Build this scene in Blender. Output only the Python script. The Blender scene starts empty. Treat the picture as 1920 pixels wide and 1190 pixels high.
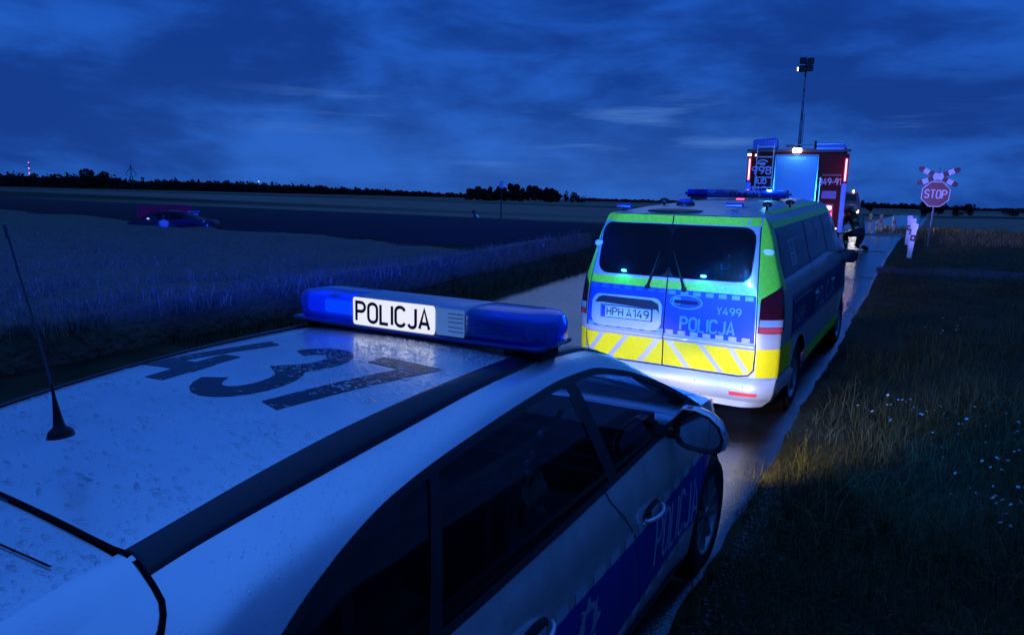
import bpy, bmesh, math, random
import numpy as np
from mathutils import Vector, Matrix
R = math.radians
random.seed(7)
rng = np.random.default_rng(7)
sc = bpy.context.scene
col = sc.collection

# ------------------------------------------------------------------ camera
CAM_H = 2.068
cam = bpy.data.cameras.new('camera'); camo = bpy.data.objects.new('camera', cam); col.objects.link(camo)
cam.sensor_width = 36.0; cam.lens = 1354.3 / 1920 * 36.0
cam.clip_start = 0.05; cam.clip_end = 9000
PSI, PITCH, ROLL = 0.5206, 0.1640, 0.0246
camo.matrix_world = Matrix.Translation((0, 0, CAM_H)) @ Matrix.Rotation(PSI, 4, 'Z') @ Matrix.Rotation(R(90) - PITCH, 4, 'X') @ Matrix.Rotation(ROLL, 4, 'Z')
sc.camera = camo

# ------------------------------------------------------------------ world (dusk, heavy cloud)
sc.view_settings.view_transform = 'Standard'; sc.view_settings.look = 'None'
sc.view_settings.exposure = 0.0; sc.view_settings.gamma = 1.0
w = bpy.data.worlds.new('World'); sc.world = w; w.use_nodes = True
nt = w.node_tree; N = nt.nodes; L = nt.links; N.clear()
def nd(t, **k):
    n = N.new(t)
    for a, b in k.items(): setattr(n, a, b)
    return n
def mathn(op, a, b=None, c=None, clamp=False):
    n = N.new('ShaderNodeMath'); n.operation = op; n.use_clamp = clamp
    for i, v in enumerate((a, b, c)):
        if v is None: continue
        if isinstance(v, (int, float)): n.inputs[i].default_value = v
        else: L.new(v, n.inputs[i])
    return n.outputs[0]
def mixc(f, a, b, mode='MIX'):
    n = N.new('ShaderNodeMix'); n.data_type = 'RGBA'; n.blend_type = mode
    if isinstance(f, (int, float)): n.inputs[0].default_value = f
    else: L.new(f, n.inputs[0])
    for s, v in ((6, a), (7, b)):
        if isinstance(v, tuple): n.inputs[s].default_value = (*v, 1)
        else: L.new(v, n.inputs[s])
    return n.outputs[2]
tc = nd('ShaderNodeTexCoord'); sp = nd('ShaderNodeSeparateXYZ'); L.new(tc.outputs['Generated'], sp.inputs[0])
dx, dy, dz = sp.outputs
zz = mathn('ADD', mathn('MAXIMUM', dz, 0.0), 0.10)
cb = nd('ShaderNodeCombineXYZ')
L.new(mathn('DIVIDE', dx, zz), cb.inputs[0]); L.new(mathn('DIVIDE', dy, zz), cb.inputs[1])
def noise(vec, scale, det, rough=0.55, rot=0, sx=1, sy=1, off=(0, 0, 0)):
    m = nd('ShaderNodeMapping'); L.new(vec, m.inputs[0]); m.inputs['Rotation'].default_value = (0, 0, rot)
    m.inputs['Scale'].default_value = (sx, sy, 1); m.inputs['Location'].default_value = off
    n = nd('ShaderNodeTexNoise'); L.new(m.outputs[0], n.inputs['Vector'])
    n.inputs['Scale'].default_value = scale; n.inputs['Detail'].default_value = det; n.inputs['Roughness'].default_value = rough
    return n.outputs['Fac']
def ramp(x, lo, hi):
    n = nd('ShaderNodeMapRange'); n.interpolation_type = 'SMOOTHSTEP'
    L.new(x, n.inputs[0]); n.inputs[1].default_value = lo; n.inputs[2].default_value = hi
    return n.outputs[0]
el = mathn('MAXIMUM', dz, 0.0)
base = mixc(ramp(el, 0.0, 0.30), (0.019, 0.118, 0.540), (0.011, 0.095, 0.520))
# banks of cloud seen edge-on: wide in azimuth, thin in elevation
def noise3(scx, scz, det, rough, off):
    m = nd('ShaderNodeMapping'); L.new(tc.outputs['Generated'], m.inputs[0]); m.inputs['Scale'].default_value = (scx, scx, scz); m.inputs['Location'].default_value = off
    n = nd('ShaderNodeTexNoise'); L.new(m.outputs[0], n.inputs['Vector']); n.inputs['Scale'].default_value = 1.0; n.inputs['Detail'].default_value = det; n.inputs['Roughness'].default_value = rough; n.inputs['Distortion'].default_value = 0.35
    return n.outputs['Fac']
big = noise3(2.6, 7.0, 6, 0.55, (7.1, 4.2, 1.4))
fine = noise3(6.5, 24.0, 8, 0.62, (1.1, 5.2, 2.0))
dark = ramp(mathn('ADD', mathn('MULTIPLY', big, 0.72), mathn('MULTIPLY', fine, 0.28)), 0.38, 0.58)
c1 = mixc(mathn('MULTIPLY', dark, 0.80), base, (0.004, 0.028, 0.200))
streak = ramp(noise3(4.2, 52.0, 5, 0.5, (2.9, 0.9, 4.4)), 0.53, 0.74)
sband = mathn('MULTIPLY', ramp(el, 0.015, 0.07), mathn('SUBTRACT', 1.0, ramp(el, 0.09, 0.17)))
# the after-glow lies in front of the camera, the night side behind and to the left
glow = mathn('ADD', mathn('ADD', mathn('MULTIPLY', dx, -math.sin(R(24))), mathn('MULTIPLY', dy, math.cos(R(24)))), mathn('MULTIPLY', dz, 0.35))
gl = ramp(glow, 0.80, 1.02)
c2 = mixc(mathn('MULTIPLY', mathn('MULTIPLY', streak, sband), mathn('MULTIPLY', ramp(glow, 0.90, 1.03), 0.9)), c1, (0.070, 0.190, 0.560))
c3 = mixc(mathn('MULTIPLY', mathn('SUBTRACT', 1.0, ramp(glow, 0.0, 0.85)), 0.85), c2, (0.004, 0.024, 0.180))
c3 = mixc(mathn('MULTIPLY', ramp(el, 0.40, 0.85), 0.75), c3, (0.048, 0.240, 1.050))
hor = mathn('MULTIPLY', mathn('SUBTRACT', 1.0, ramp(el, 0.0, 0.16)), mathn('MULTIPLY', mathn('MULTIPLY', gl, ramp(mathn('MULTIPLY', dx, -1.0), 0.05, 0.35)), 0.35))
c4 = mixc(hor, c3, (0.038, 0.165, 0.620))
sky = nd('ShaderNodeTexSky'); sky.sky_type = 'NISHITA'; sky.sun_disc = False
sky.sun_elevation = R(-3.5); sky.sun_rotation = R(-24)
c5 = mixc(0.004, c4, sky.outputs[0], 'ADD')
bg = nd('ShaderNodeBackground'); L.new(c5, bg.inputs[0]); bg.inputs[1].default_value = 1.0
wo = nd('ShaderNodeOutputWorld'); L.new(bg.outputs[0], wo.inputs[0])

# what is left of the sun behind the cloud
sl = bpy.data.lights.new('sun', 'SUN'); sl.energy = 0.04; sl.angle = R(25); sl.color = (0.45, 0.65, 1.0)
slo = bpy.data.objects.new('sun', sl); col.objects.link(slo); slo.rotation_euler = (R(70), 0, R(24 + 180))

# ------------------------------------------------------------------ materials
MAT = {}
def mat(name, color, rough=0.5, metal=0.0, spec=0.5, emit=None, estr=0.0, bump=None, coat=0.0, vary=0.0, vscale=8.0, trans=0.0, ior=1.45, roughvar=0.0, two=None):
    if name in MAT: return MAT[name]
    m = bpy.data.materials.new(name); m.use_nodes = True; t = m.node_tree; b = t.nodes['Principled BSDF']
    b.inputs['Base Color'].default_value = (*color, 1); b.inputs['Roughness'].default_value = rough
    b.inputs['Metallic'].default_value = metal; b.inputs['Specular IOR Level'].default_value = spec
    b.inputs['Coat Weight'].default_value = coat; b.inputs['Coat Roughness'].default_value = 0.05
    b.inputs['Transmission Weight'].default_value = trans; b.inputs['IOR'].default_value = ior
    if emit: b.inputs['Emission Color'].default_value = (*emit, 1); b.inputs['Emission Strength'].default_value = estr
    co = t.nodes.new('ShaderNodeTexCoord')
    def nz(scale, det=4):
        n = t.nodes.new('ShaderNodeTexNoise'); n.inputs['Scale'].default_value = scale; n.inputs['Detail'].default_value = det
        t.links.new(co.outputs['Object'], n.inputs['Vector']); return n
    if vary or two:
        n = nz(vscale, 6); r = t.nodes.new('ShaderNodeMapRange'); t.links.new(n.outputs['Fac'], r.inputs[0])
        r.inputs[1].default_value = 0.32; r.inputs[2].default_value = 0.68
        mx = t.nodes.new('ShaderNodeMix'); mx.data_type = 'RGBA'; t.links.new(r.outputs[0], mx.inputs[0])
        if two: a, c = color, two
        else: a = tuple(x * (1 - vary) for x in color); c = tuple(min(1, x * (1 + vary)) for x in color)
        mx.inputs[6].default_value = (*a, 1); mx.inputs[7].default_value = (*c, 1)
        t.links.new(mx.outputs[2], b.inputs['Base Color'])
    if roughvar:
        n = nz(vscale * 0.7, 5); r = t.nodes.new('ShaderNodeMapRange'); t.links.new(n.outputs['Fac'], r.inputs[0])
        r.inputs[1].default_value = 0.3; r.inputs[2].default_value = 0.7
        r.inputs[3].default_value = max(0.02, rough - roughvar); r.inputs[4].default_value = rough + roughvar
        t.links.new(r.outputs[0], b.inputs['Roughness'])
    if bump:
        sc_, st, dist = bump; n = nz(sc_, 5); bp = t.nodes.new('ShaderNodeBump')
        bp.inputs['Strength'].default_value = st; bp.inputs['Distance'].default_value = dist
        t.links.new(n.outputs['Fac'], bp.inputs['Height']); t.links.new(bp.outputs[0], b.inputs['Normal'])
    MAT[name] = m
    return m
def wet_paint(name, color, metal, rough, fine_drops=0.5):
    """car paint covered with a film of fine rain: voronoi beads in the bump, patchy gloss"""
    if name in MAT: return MAT[name]
    m = bpy.data.materials.new(name); m.use_nodes = True; t = m.node_tree; b = t.nodes['Principled BSDF']
    b.inputs['Base Color'].default_value = (*color, 1); b.inputs['Metallic'].default_value = metal
    b.inputs['Coat Weight'].default_value = 0.9; b.inputs['Coat Roughness'].default_value = 0.05
    co = t.nodes.new('ShaderNodeTexCoord')
    v = t.nodes.new('ShaderNodeTexVoronoi'); v.inputs['Scale'].default_value = 75; t.links.new(co.outputs['Object'], v.inputs['Vector'])
    r = t.nodes.new('ShaderNodeMapRange'); r.interpolation_type = 'SMOOTHSTEP'; t.links.new(v.outputs['Distance'], r.inputs[0])
    r.inputs[1].default_value = 0.10; r.inputs[2].default_value = 0.34; r.inputs[3].default_value = 1; r.inputs[4].default_value = 0
    n = t.nodes.new('ShaderNodeTexNoise'); n.inputs['Scale'].default_value = 9; n.inputs['Detail'].default_value = 5; t.links.new(co.outputs['Object'], n.inputs['Vector'])
    r2 = t.nodes.new('ShaderNodeMapRange'); t.links.new(n.outputs['Fac'], r2.inputs[0]); r2.inputs[1].default_value = 0.42; r2.inputs[2].default_value = 0.62
    mu = t.nodes.new('ShaderNodeMath'); mu.operation = 'MULTIPLY'; t.links.new(r.outputs[0], mu.inputs[0]); t.links.new(r2.outputs[0], mu.inputs[1])
    n3 = t.nodes.new('ShaderNodeTexNoise'); n3.inputs['Scale'].default_value = 420; n3.inputs['Detail'].default_value = 2; t.links.new(co.outputs['Object'], n3.inputs['Vector'])
    ad = t.nodes.new('ShaderNodeMath'); ad.operation = 'MULTIPLY_ADD'; t.links.new(n3.outputs['Fac'], ad.inputs[0]); ad.inputs[1].default_value = 0.28; t.links.new(mu.outputs[0], ad.inputs[2])
    bp = t.nodes.new('ShaderNodeBump'); bp.inputs['Strength'].default_value = fine_drops; bp.inputs['Distance'].default_value = 0.0008
    t.links.new(ad.outputs[0], bp.inputs['Height']); t.links.new(bp.outputs[0], b.inputs['Normal']); t.links.new(bp.outputs[0], b.inputs['Coat Normal'])
    r3 = t.nodes.new('ShaderNodeMapRange'); t.links.new(n.outputs['Fac'], r3.inputs[0]); r3.inputs[1].default_value = 0.3; r3.inputs[2].default_value = 0.7
    r3.inputs[3].default_value = rough - 0.08; r3.inputs[4].default_value = rough + 0.08; t.links.new(r3.outputs[0], b.inputs['Roughness'])
    MAT[name] = m
    return m
def glassy(name, tint, see=0.5, rough=0.03, grime=0.0, body=(0.006, 0.007, 0.010)):
    """tinted window: part see-through, part dark, with a fresnel reflection"""
    m = bpy.data.materials.new(name); m.use_nodes = True; t = m.node_tree; t.nodes.clear()
    out = t.nodes.new('ShaderNodeOutputMaterial'); tr = t.nodes.new('ShaderNodeBsdfTransparent'); tr.inputs[0].default_value = (*tint, 1)
    df = t.nodes.new('ShaderNodeBsdfDiffuse'); df.inputs[0].default_value = (*body, 1)
    gl = t.nodes.new('ShaderNodeBsdfGlossy'); gl.inputs['Roughness'].default_value = rough; gl.inputs[0].default_value = (0.9, 0.9, 0.9, 1)
    m1 = t.nodes.new('ShaderNodeMixShader'); m1.inputs[0].default_value = see; t.links.new(df.outputs[0], m1.inputs[1]); t.links.new(tr.outputs[0], m1.inputs[2])
    ge = t.nodes.new('ShaderNodeNewGeometry'); dt = t.nodes.new('ShaderNodeVectorMath'); dt.operation = 'DOT_PRODUCT'; t.links.new(ge.outputs['Incoming'], dt.inputs[0]); t.links.new(ge.outputs['Normal'], dt.inputs[1])
    def mm(op, a, b=None):
        q = t.nodes.new('ShaderNodeMath'); q.operation = op
        for i_, v_ in enumerate((a, b)):
            if v_ is None: continue
            if isinstance(v_, (int, float)): q.inputs[i_].default_value = v_
            else: t.links.new(v_, q.inputs[i_])
        return q.outputs[0]
    fr_o = mm('ADD', mm('MULTIPLY', mm('POWER', mm('SUBTRACT', 1.0, mm('ABSOLUTE', dt.outputs['Value'])), 5.0), .96), .04)
    if grime:
        co = t.nodes.new('ShaderNodeTexCoord'); v = t.nodes.new('ShaderNodeTexVoronoi'); v.inputs['Scale'].default_value = 60
        t.links.new(co.outputs['Object'], v.inputs['Vector'])
        r = t.nodes.new('ShaderNodeMapRange'); t.links.new(v.outputs['Distance'], r.inputs[0]); r.inputs[1].default_value = 0.05; r.inputs[2].default_value = 0.25; r.inputs[3].default_value = 1; r.inputs[4].default_value = 0
        bp = t.nodes.new('ShaderNodeBump'); bp.inputs['Strength'].default_value = grime; bp.inputs['Distance'].default_value = 0.001
        t.links.new(r.outputs[0], bp.inputs['Height']); t.links.new(bp.outputs[0], gl.inputs['Normal'])
    m2 = t.nodes.new('ShaderNodeMixShader'); t.links.new(fr_o, m2.inputs[0]); t.links.new(m1.outputs[0], m2.inputs[1]); t.links.new(gl.outputs[0], m2.inputs[2])
    t.links.new(m2.outputs[0], out.inputs[0]); MAT[name] = m
    return m
SILVER = wet_paint('wet silver paint', (0.80, 0.83, 0.88), 0.60, 0.34, 0.60)
VSILVER = wet_paint('van silver paint', (0.50, 0.53, 0.58), 0.30, 0.48, 0.20)
BLACKTRIM = mat('black plastic trim', (0.018, 0.019, 0.024), 0.38, spec=0.45, bump=(300, 0.15, 0.0006))
RAILBLK = mat('satin black roof rail', (0.012, 0.014, 0.03), 0.30, spec=0.5, bump=(120, 0.12, 0.0008), roughvar=0.08)
SEAM = mat('panel gap', (0.004, 0.004, 0.006), 0.8, spec=0.1)
GLASS = glassy('tinted side glass', (0.34, 0.40, 0.55), 0.95, 0.02, 0.0)
WINDSCREEN = glassy('windscreen glass', (0.62, 0.70, 0.80), 0.95, 0.05, 0.3)
DARKGLASS = glassy('dark rear glass', (0.10, 0.12, 0.2), 0.25, 0.05, 0.25)
RUBBER = mat('tyre rubber', (0.012, 0.012, 0.013), 0.75, spec=0.3, bump=(90, 0.4, 0.002))
RIM = mat('alloy rim', (0.32, 0.33, 0.35), 0.35, metal=0.8)
POLBLUE = mat('police blue film', (0.006, 0.060, 0.50), 0.42, spec=0.35, vary=0.10, vscale=3)
POLBLUE_L = mat('car police blue film', (0.010, 0.040, 0.30), 0.3, spec=0.5, vary=0.12, vscale=3, coat=0.3)
REFWHITE = mat('reflective white film', (0.40, 0.46, 0.52), 0.35, spec=0.6)
PALEBLUE = mat('reflective pale blue film', (0.10, 0.34, 0.55), 0.3, spec=0.6)
FLUO = mat('fluorescent lime film', (0.36, 0.88, 0.05), 0.32, spec=0.6, vary=0.10, vscale=40)
FLUOY = mat('fluorescent yellow film', (0.90, 0.74, 0.01), 0.30, spec=0.6, vary=0.06, vscale=60)
REDLENS = mat('red lens', (0.10, 0.002, 0.006), 0.12, spec=0.7, coat=1.0, bump=(70, 0.3, 0.001))
REDREFL = mat('red reflector', (0.75, 0.06, 0.07), 0.2, spec=0.8, bump=(150, 0.5, 0.001))
CLEARLENS = mat('clear lens', (0.55, 0.62, 0.75), 0.1, metal=0.3, spec=0.8, coat=1.0, bump=(80, 0.4, 0.001))
DIGIT = mat('dark blue numeral film', (0.006, 0.012, 0.045), 0.33, spec=0.5)
CABIN = mat('dark cabin plastic', (0.025, 0.027, 0.035), 0.55)
SEATF = mat('grey seat fabric', (0.06, 0.063, 0.075), 0.9, bump=(200, 0.4, 0.002))
HIVIS = mat('green hi-vis cloth', (0.06, 0.62, 0.28), 0.7, bump=(30, 0.6, 0.01))
BLUELENS = mat('blue lamp lens', (0.008, 0.030, 0.42), 0.10, spec=0.7, coat=0.6, bump=(260, 0.25, 0.0015))
BLUEDOME = glassy('see-through blue dome', (0.07, 0.22, 0.98), 0.62, 0.10, 0.3, body=(.09, .32, .98))
BLUELIT = mat('lit blue lens', (0.01, 0.05, 0.6), 0.15, emit=(0.0, 0.045, 0.95), estr=0.62, bump=(260, 0.3, 0.0015), spec=0.7)
BLUEHOT = mat('lit blue core', (0.01, 0.1, 0.8), 0.3, emit=(0.0, 0.25, 1.0), estr=1.5)
LED = mat('strobe diode', (0.5, 0.8, 1), 0.3, emit=(0.15, 0.75, 1.0), estr=160.0)
SIGNLIT = mat('lit sign panel', (0.8, 0.8, 0.78), 0.35, emit=(0.93, 0.92, 0.86), estr=.85, spec=0.4, bump=(10, 0.05, 0.002))
SIGNTXT = mat('sign lettering', (0.006, 0.02, 0.05), 0.4)
WHITELAMP = mat('work light glow', (1, 1, 1), 0.3, emit=(1.0, 0.98, 0.85), estr=14)
REDLIT = mat('lit red lamp', (0.8, 0.05, 0.1), 0.3, emit=(1.0, 0.06, 0.16), estr=4.0)
REDHOT = mat('bright red lamp core', (0.8, 0.3, 0.3), 0.3, emit=(1.0, 0.35, 0.40), estr=5.0)
BAND = mat('reflective truck band', (0.10, 0.22, 0.9), 0.25, emit=None, spec=0.7)
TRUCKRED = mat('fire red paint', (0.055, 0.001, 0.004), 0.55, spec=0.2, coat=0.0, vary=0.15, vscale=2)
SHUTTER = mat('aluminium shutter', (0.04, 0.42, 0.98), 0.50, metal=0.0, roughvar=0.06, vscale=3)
STEEL = mat('galvanised steel', (0.33, 0.34, 0.36), 0.45, metal=0.7, vary=0.2, vscale=20)
CHROME = mat('chrome', (0.7, 0.7, 0.72), 0.12, metal=1.0)
WHITEPAINT = mat('white sign film', (0.72, 0.73, 0.75), 0.42, vary=0.08, vscale=15)
SIGNRED = mat('red sign film', (0.22, 0.006, 0.012), 0.40, vary=0.08, vscale=15)
SIGNDARK = mat('faded dark red stripe', (0.075, 0.006, 0.02), 0.45)
SKIN = mat('skin', (0.42, 0.24, 0.17), 0.6)
TURNOUT = mat('dark turnout coat', (0.02, 0.02, 0.022), 0.8, bump=(60, 0.5, 0.004), vary=0.3, vscale=10)
HIVISY = mat('yellow reflective cloth', (0.30, 0.50, 0.10), 0.6)
BARK = mat('bark', (0.05, 0.04, 0.03), 0.9, bump=(12, 0.8, 0.05))

# ------------------------------------------------------------------ helpers
def tag(o, label=None, cat=None, group=None, kind=None):
    if label: o['label'] = label
    if cat: o['category'] = cat
    if group: o['group'] = group
    if kind: o['kind'] = kind
    return o
def thing(name, label, cat, loc=(0, 0, 0), rz=0.0, group=None, rx=0.0):
    o = bpy.data.objects.new(name, None); col.objects.link(o); o.location = loc; o.rotation_euler = (rx, 0, rz)
    o.empty_display_size = 0.2
    return tag(o, label, cat, group)
def link(name, me, parent=None, smooth=False, mats=None):
    o = bpy.data.objects.new(name, me); col.objects.link(o)
    if parent is not None: o.parent = parent
    if mats is not None:
        for m in (mats if isinstance(mats, (list, tuple)) else [mats]): me.materials.append(m)
    if smooth: me.polygons.foreach_set('use_smooth', [True] * len(me.polygons))
    return o
def mo(name, V, F, m, parent=None, smooth=False, mi=None):
    me = bpy.data.meshes.new(name); me.from_pydata([tuple(map(float, v)) for v in V], [], [tuple(f) for f in F]); me.update()
    o = link(name, me, parent, smooth, m)
    if mi is not None: me.polygons.foreach_set('material_index', mi)
    return o
def bo(name, bm, m, parent=None, smooth=False):
    me = bpy.data.meshes.new(name); bmesh.ops.recalc_face_normals(bm, faces=bm.faces); bm.to_mesh(me); bm.free()
    return link(name, me, parent, smooth, m)
def grid(name, f, us, vs, m, parent=None, smooth=True, flip=False, thick=0.0):
    V = [f(u, v) for u in us for v in vs]; nv = len(vs); F = []
    for i in range(len(us) - 1):
        for j in range(nv - 1):
            q = (i * nv + j, i * nv + j + 1, (i + 1) * nv + j + 1, (i + 1) * nv + j)
            F.append(q[::-1] if flip else q)
    o = mo(name, V, F, m, parent, smooth)
    return o
def joinm(name, pieces, m, parent=None, smooth=True, tol=1e-4):
    """several grids (V,F lists) into ONE mesh, welded"""
    V = []; F = []
    for v, f in pieces:
        b = len(V); V += list(v); F += [tuple(i + b for i in q) for q in f]
    me = bpy.data.meshes.new(name); me.from_pydata([tuple(map(float, v)) for v in V], [], F)
    bm = bmesh.new(); bm.from_mesh(me); bmesh.ops.remove_doubles(bm, verts=bm.verts, dist=tol); bmesh.ops.recalc_face_normals(bm, faces=bm.faces); bm.to_mesh(me); bm.free()
    return link(name, me, parent, smooth, m)
def gpiece(f, us, vs):
    V = [f(u, v) for u in us for v in vs]; nv = len(vs)
    F = [(i * nv + j, i * nv + j + 1, (i + 1) * nv + j + 1, (i + 1) * nv + j) for i in range(len(us) - 1) for j in range(nv - 1)]
    return V, F
def lin(a, b, n): return [a + (b - a) * i / (n - 1) for i in range(n)]
def box(bm, c, s, bev=0.0, rot=None):
    r = bmesh.ops.create_cube(bm, size=1.0); vs = r['verts']
    bmesh.ops.scale(bm, vec=Vector(s), verts=vs)
    if bev > 0:
        es = list({e for v in vs for e in v.link_edges}); g = bmesh.ops.bevel(bm, geom=es, offset=min(bev, min(s) * 0.45), segments=2, affect='EDGES'); vs = [v for v in g['verts']] 
        vs = list({v for f in g['faces'] for v in f.verts} | set(v for v in vs if v.is_valid))
        seen = set(vs); st = list(vs)
        while st:
            v = st.pop()
            for e in v.link_edges:
                o = e.other_vert(v)
                if o not in seen: seen.add(o); st.append(o)
        vs = list(seen)
    if rot is not None: bmesh.ops.rotate(bm, cent=(0, 0, 0), matrix=rot, verts=vs)
    bmesh.ops.translate(bm, vec=Vector(c), verts=vs)
def bx(name, c, s, m, parent=None, bev=0.0, rot=None):
    bm = bmesh.new(); box(bm, c, s, bev, rot); return bo(name, bm, m, parent)
def cyl(bm, a, b, r, r2=None, seg=10):
    a = Vector(a); b = Vector(b); d = b - a
    q = d.to_track_quat('Z', 'Y').to_matrix().to_4x4(); M = Matrix.Translation((a + b) / 2) @ q
    bmesh.ops.create_cone(bm, cap_ends=True, segments=seg, radius1=r, radius2=r if r2 is None else r2, depth=d.length, matrix=M)
def tube(bm, pts, r, seg=8):
    for a, b in zip(pts[:-1], pts[1:]): cyl(bm, a, b, r, r, seg)
def ball(bm, c, r, s=(1, 1, 1), sub=2):
    M = Matrix.Translation(c) @ Matrix.Diagonal((*s, 1)); bmesh.ops.create_icosphere(bm, subdivisions=sub, radius=r, matrix=M)
def lathe(name, prof, m, parent, axis='x', c=(0, 0, 0), seg=40):
    V = []; n = len(prof)
    for k in range(seg):
        a = 2 * math.pi * k / seg
        for (h, r) in prof:
            p = (h, r * math.cos(a), r * math.sin(a)) if axis == 'x' else (r * math.cos(a), r * math.sin(a), h)
            V.append((p[0] + c[0], p[1] + c[1], p[2] + c[2]))
    F = [(k * n + j, k * n + j + 1, ((k + 1) % seg) * n + j + 1, ((k + 1) % seg) * n + j) for k in range(seg) for j in range(n - 1)]
    me = bpy.data.meshes.new(name); me.from_pydata(V, [], F); bm = bmesh.new(); bm.from_mesh(me); bmesh.ops.recalc_face_normals(bm, faces=bm.faces); bm.to_mesh(me); bm.free()
    return link(name, me, parent, True, m)
def decal(name, polys, fn, m, parent=None, cell=0.05, smooth=True):
    """flat outlines (lists of (a,b)) cut on a fine grid and laid on a curved surface by fn(a,b)"""
    bm = bmesh.new()
    for pl in polys:
        vs = [bm.verts.new((a, b, 0)) for a, b in pl]
        try: bm.faces.new(vs)
        except ValueError: pass
    bmesh.ops.triangulate(bm, faces=bm.faces)
    xs = [v.co.x for v in bm.verts]; ys = [v.co.y for v in bm.verts]
    for ax, lo, hi in ((0, min(xs), max(xs)), (1, min(ys), max(ys))):
        k = math.floor(lo / cell) + 1
        while k * cell < hi:
            no = Vector((1, 0, 0)) if ax == 0 else Vector((0, 1, 0))
            bmesh.ops.bisect_plane(bm, geom=bm.verts[:] + bm.edges[:] + bm.faces[:], plane_co=no * (k * cell), plane_no=no, dist=1e-6)
            k += 1
    for v in bm.verts: v.co = Vector(fn(v.co.x, v.co.y))
    bmesh.ops.remove_doubles(bm, verts=bm.verts, dist=1e-5)
    return bo(name, bm, m, parent, smooth)
def strip(pts, wd, closed=False):
    """a ribbon of constant width along a polyline (2D), as quads"""
    P = [np.array(p, float) for p in pts]; n = len(P); out = []; Ls = []; Rs = []
    for i in range(n):
        a = P[i - 1] if (i > 0 or closed) else P[i]; b = P[(i + 1) % n] if (i < n - 1 or closed) else P[i]
        d1 = P[i] - a; d2 = b - P[i]
        l1 = np.hypot(*d1); l2 = np.hypot(*d2)
        if l1 < 1e-9: d1 = d2; l1 = l2
        if l2 < 1e-9: d2 = d1; l2 = l1
        d1 = d1 / l1; d2 = d2 / l2; n1 = np.array([-d1[1], d1[0]]); n2 = np.array([-d2[1], d2[0]]); mm = n1 + n2
        q = mm / max(np.hypot(*mm), 1e-6); k = min(1.6, 1 / max(0.35, float(q @ n1)))
        Ls.append(P[i] + q * k * wd / 2); Rs.append(P[i] - q * k * wd / 2)
    rngn = range(n) if closed else range(n - 1)
    for i in rngn:
        j = (i + 1) % n; out.append([tuple(Rs[i]), tuple(Rs[j]), tuple(Ls[j]), tuple(Ls[i])])
    return out
def arc(cx, cy, rx, ry, a0, a1, n=9): return [(cx + rx * math.cos(R(a0 + (a1 - a0) * i / (n - 1))), cy + ry * math.sin(R(a0 + (a1 - a0) * i / (n - 1)))) for i in range(n)]
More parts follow.
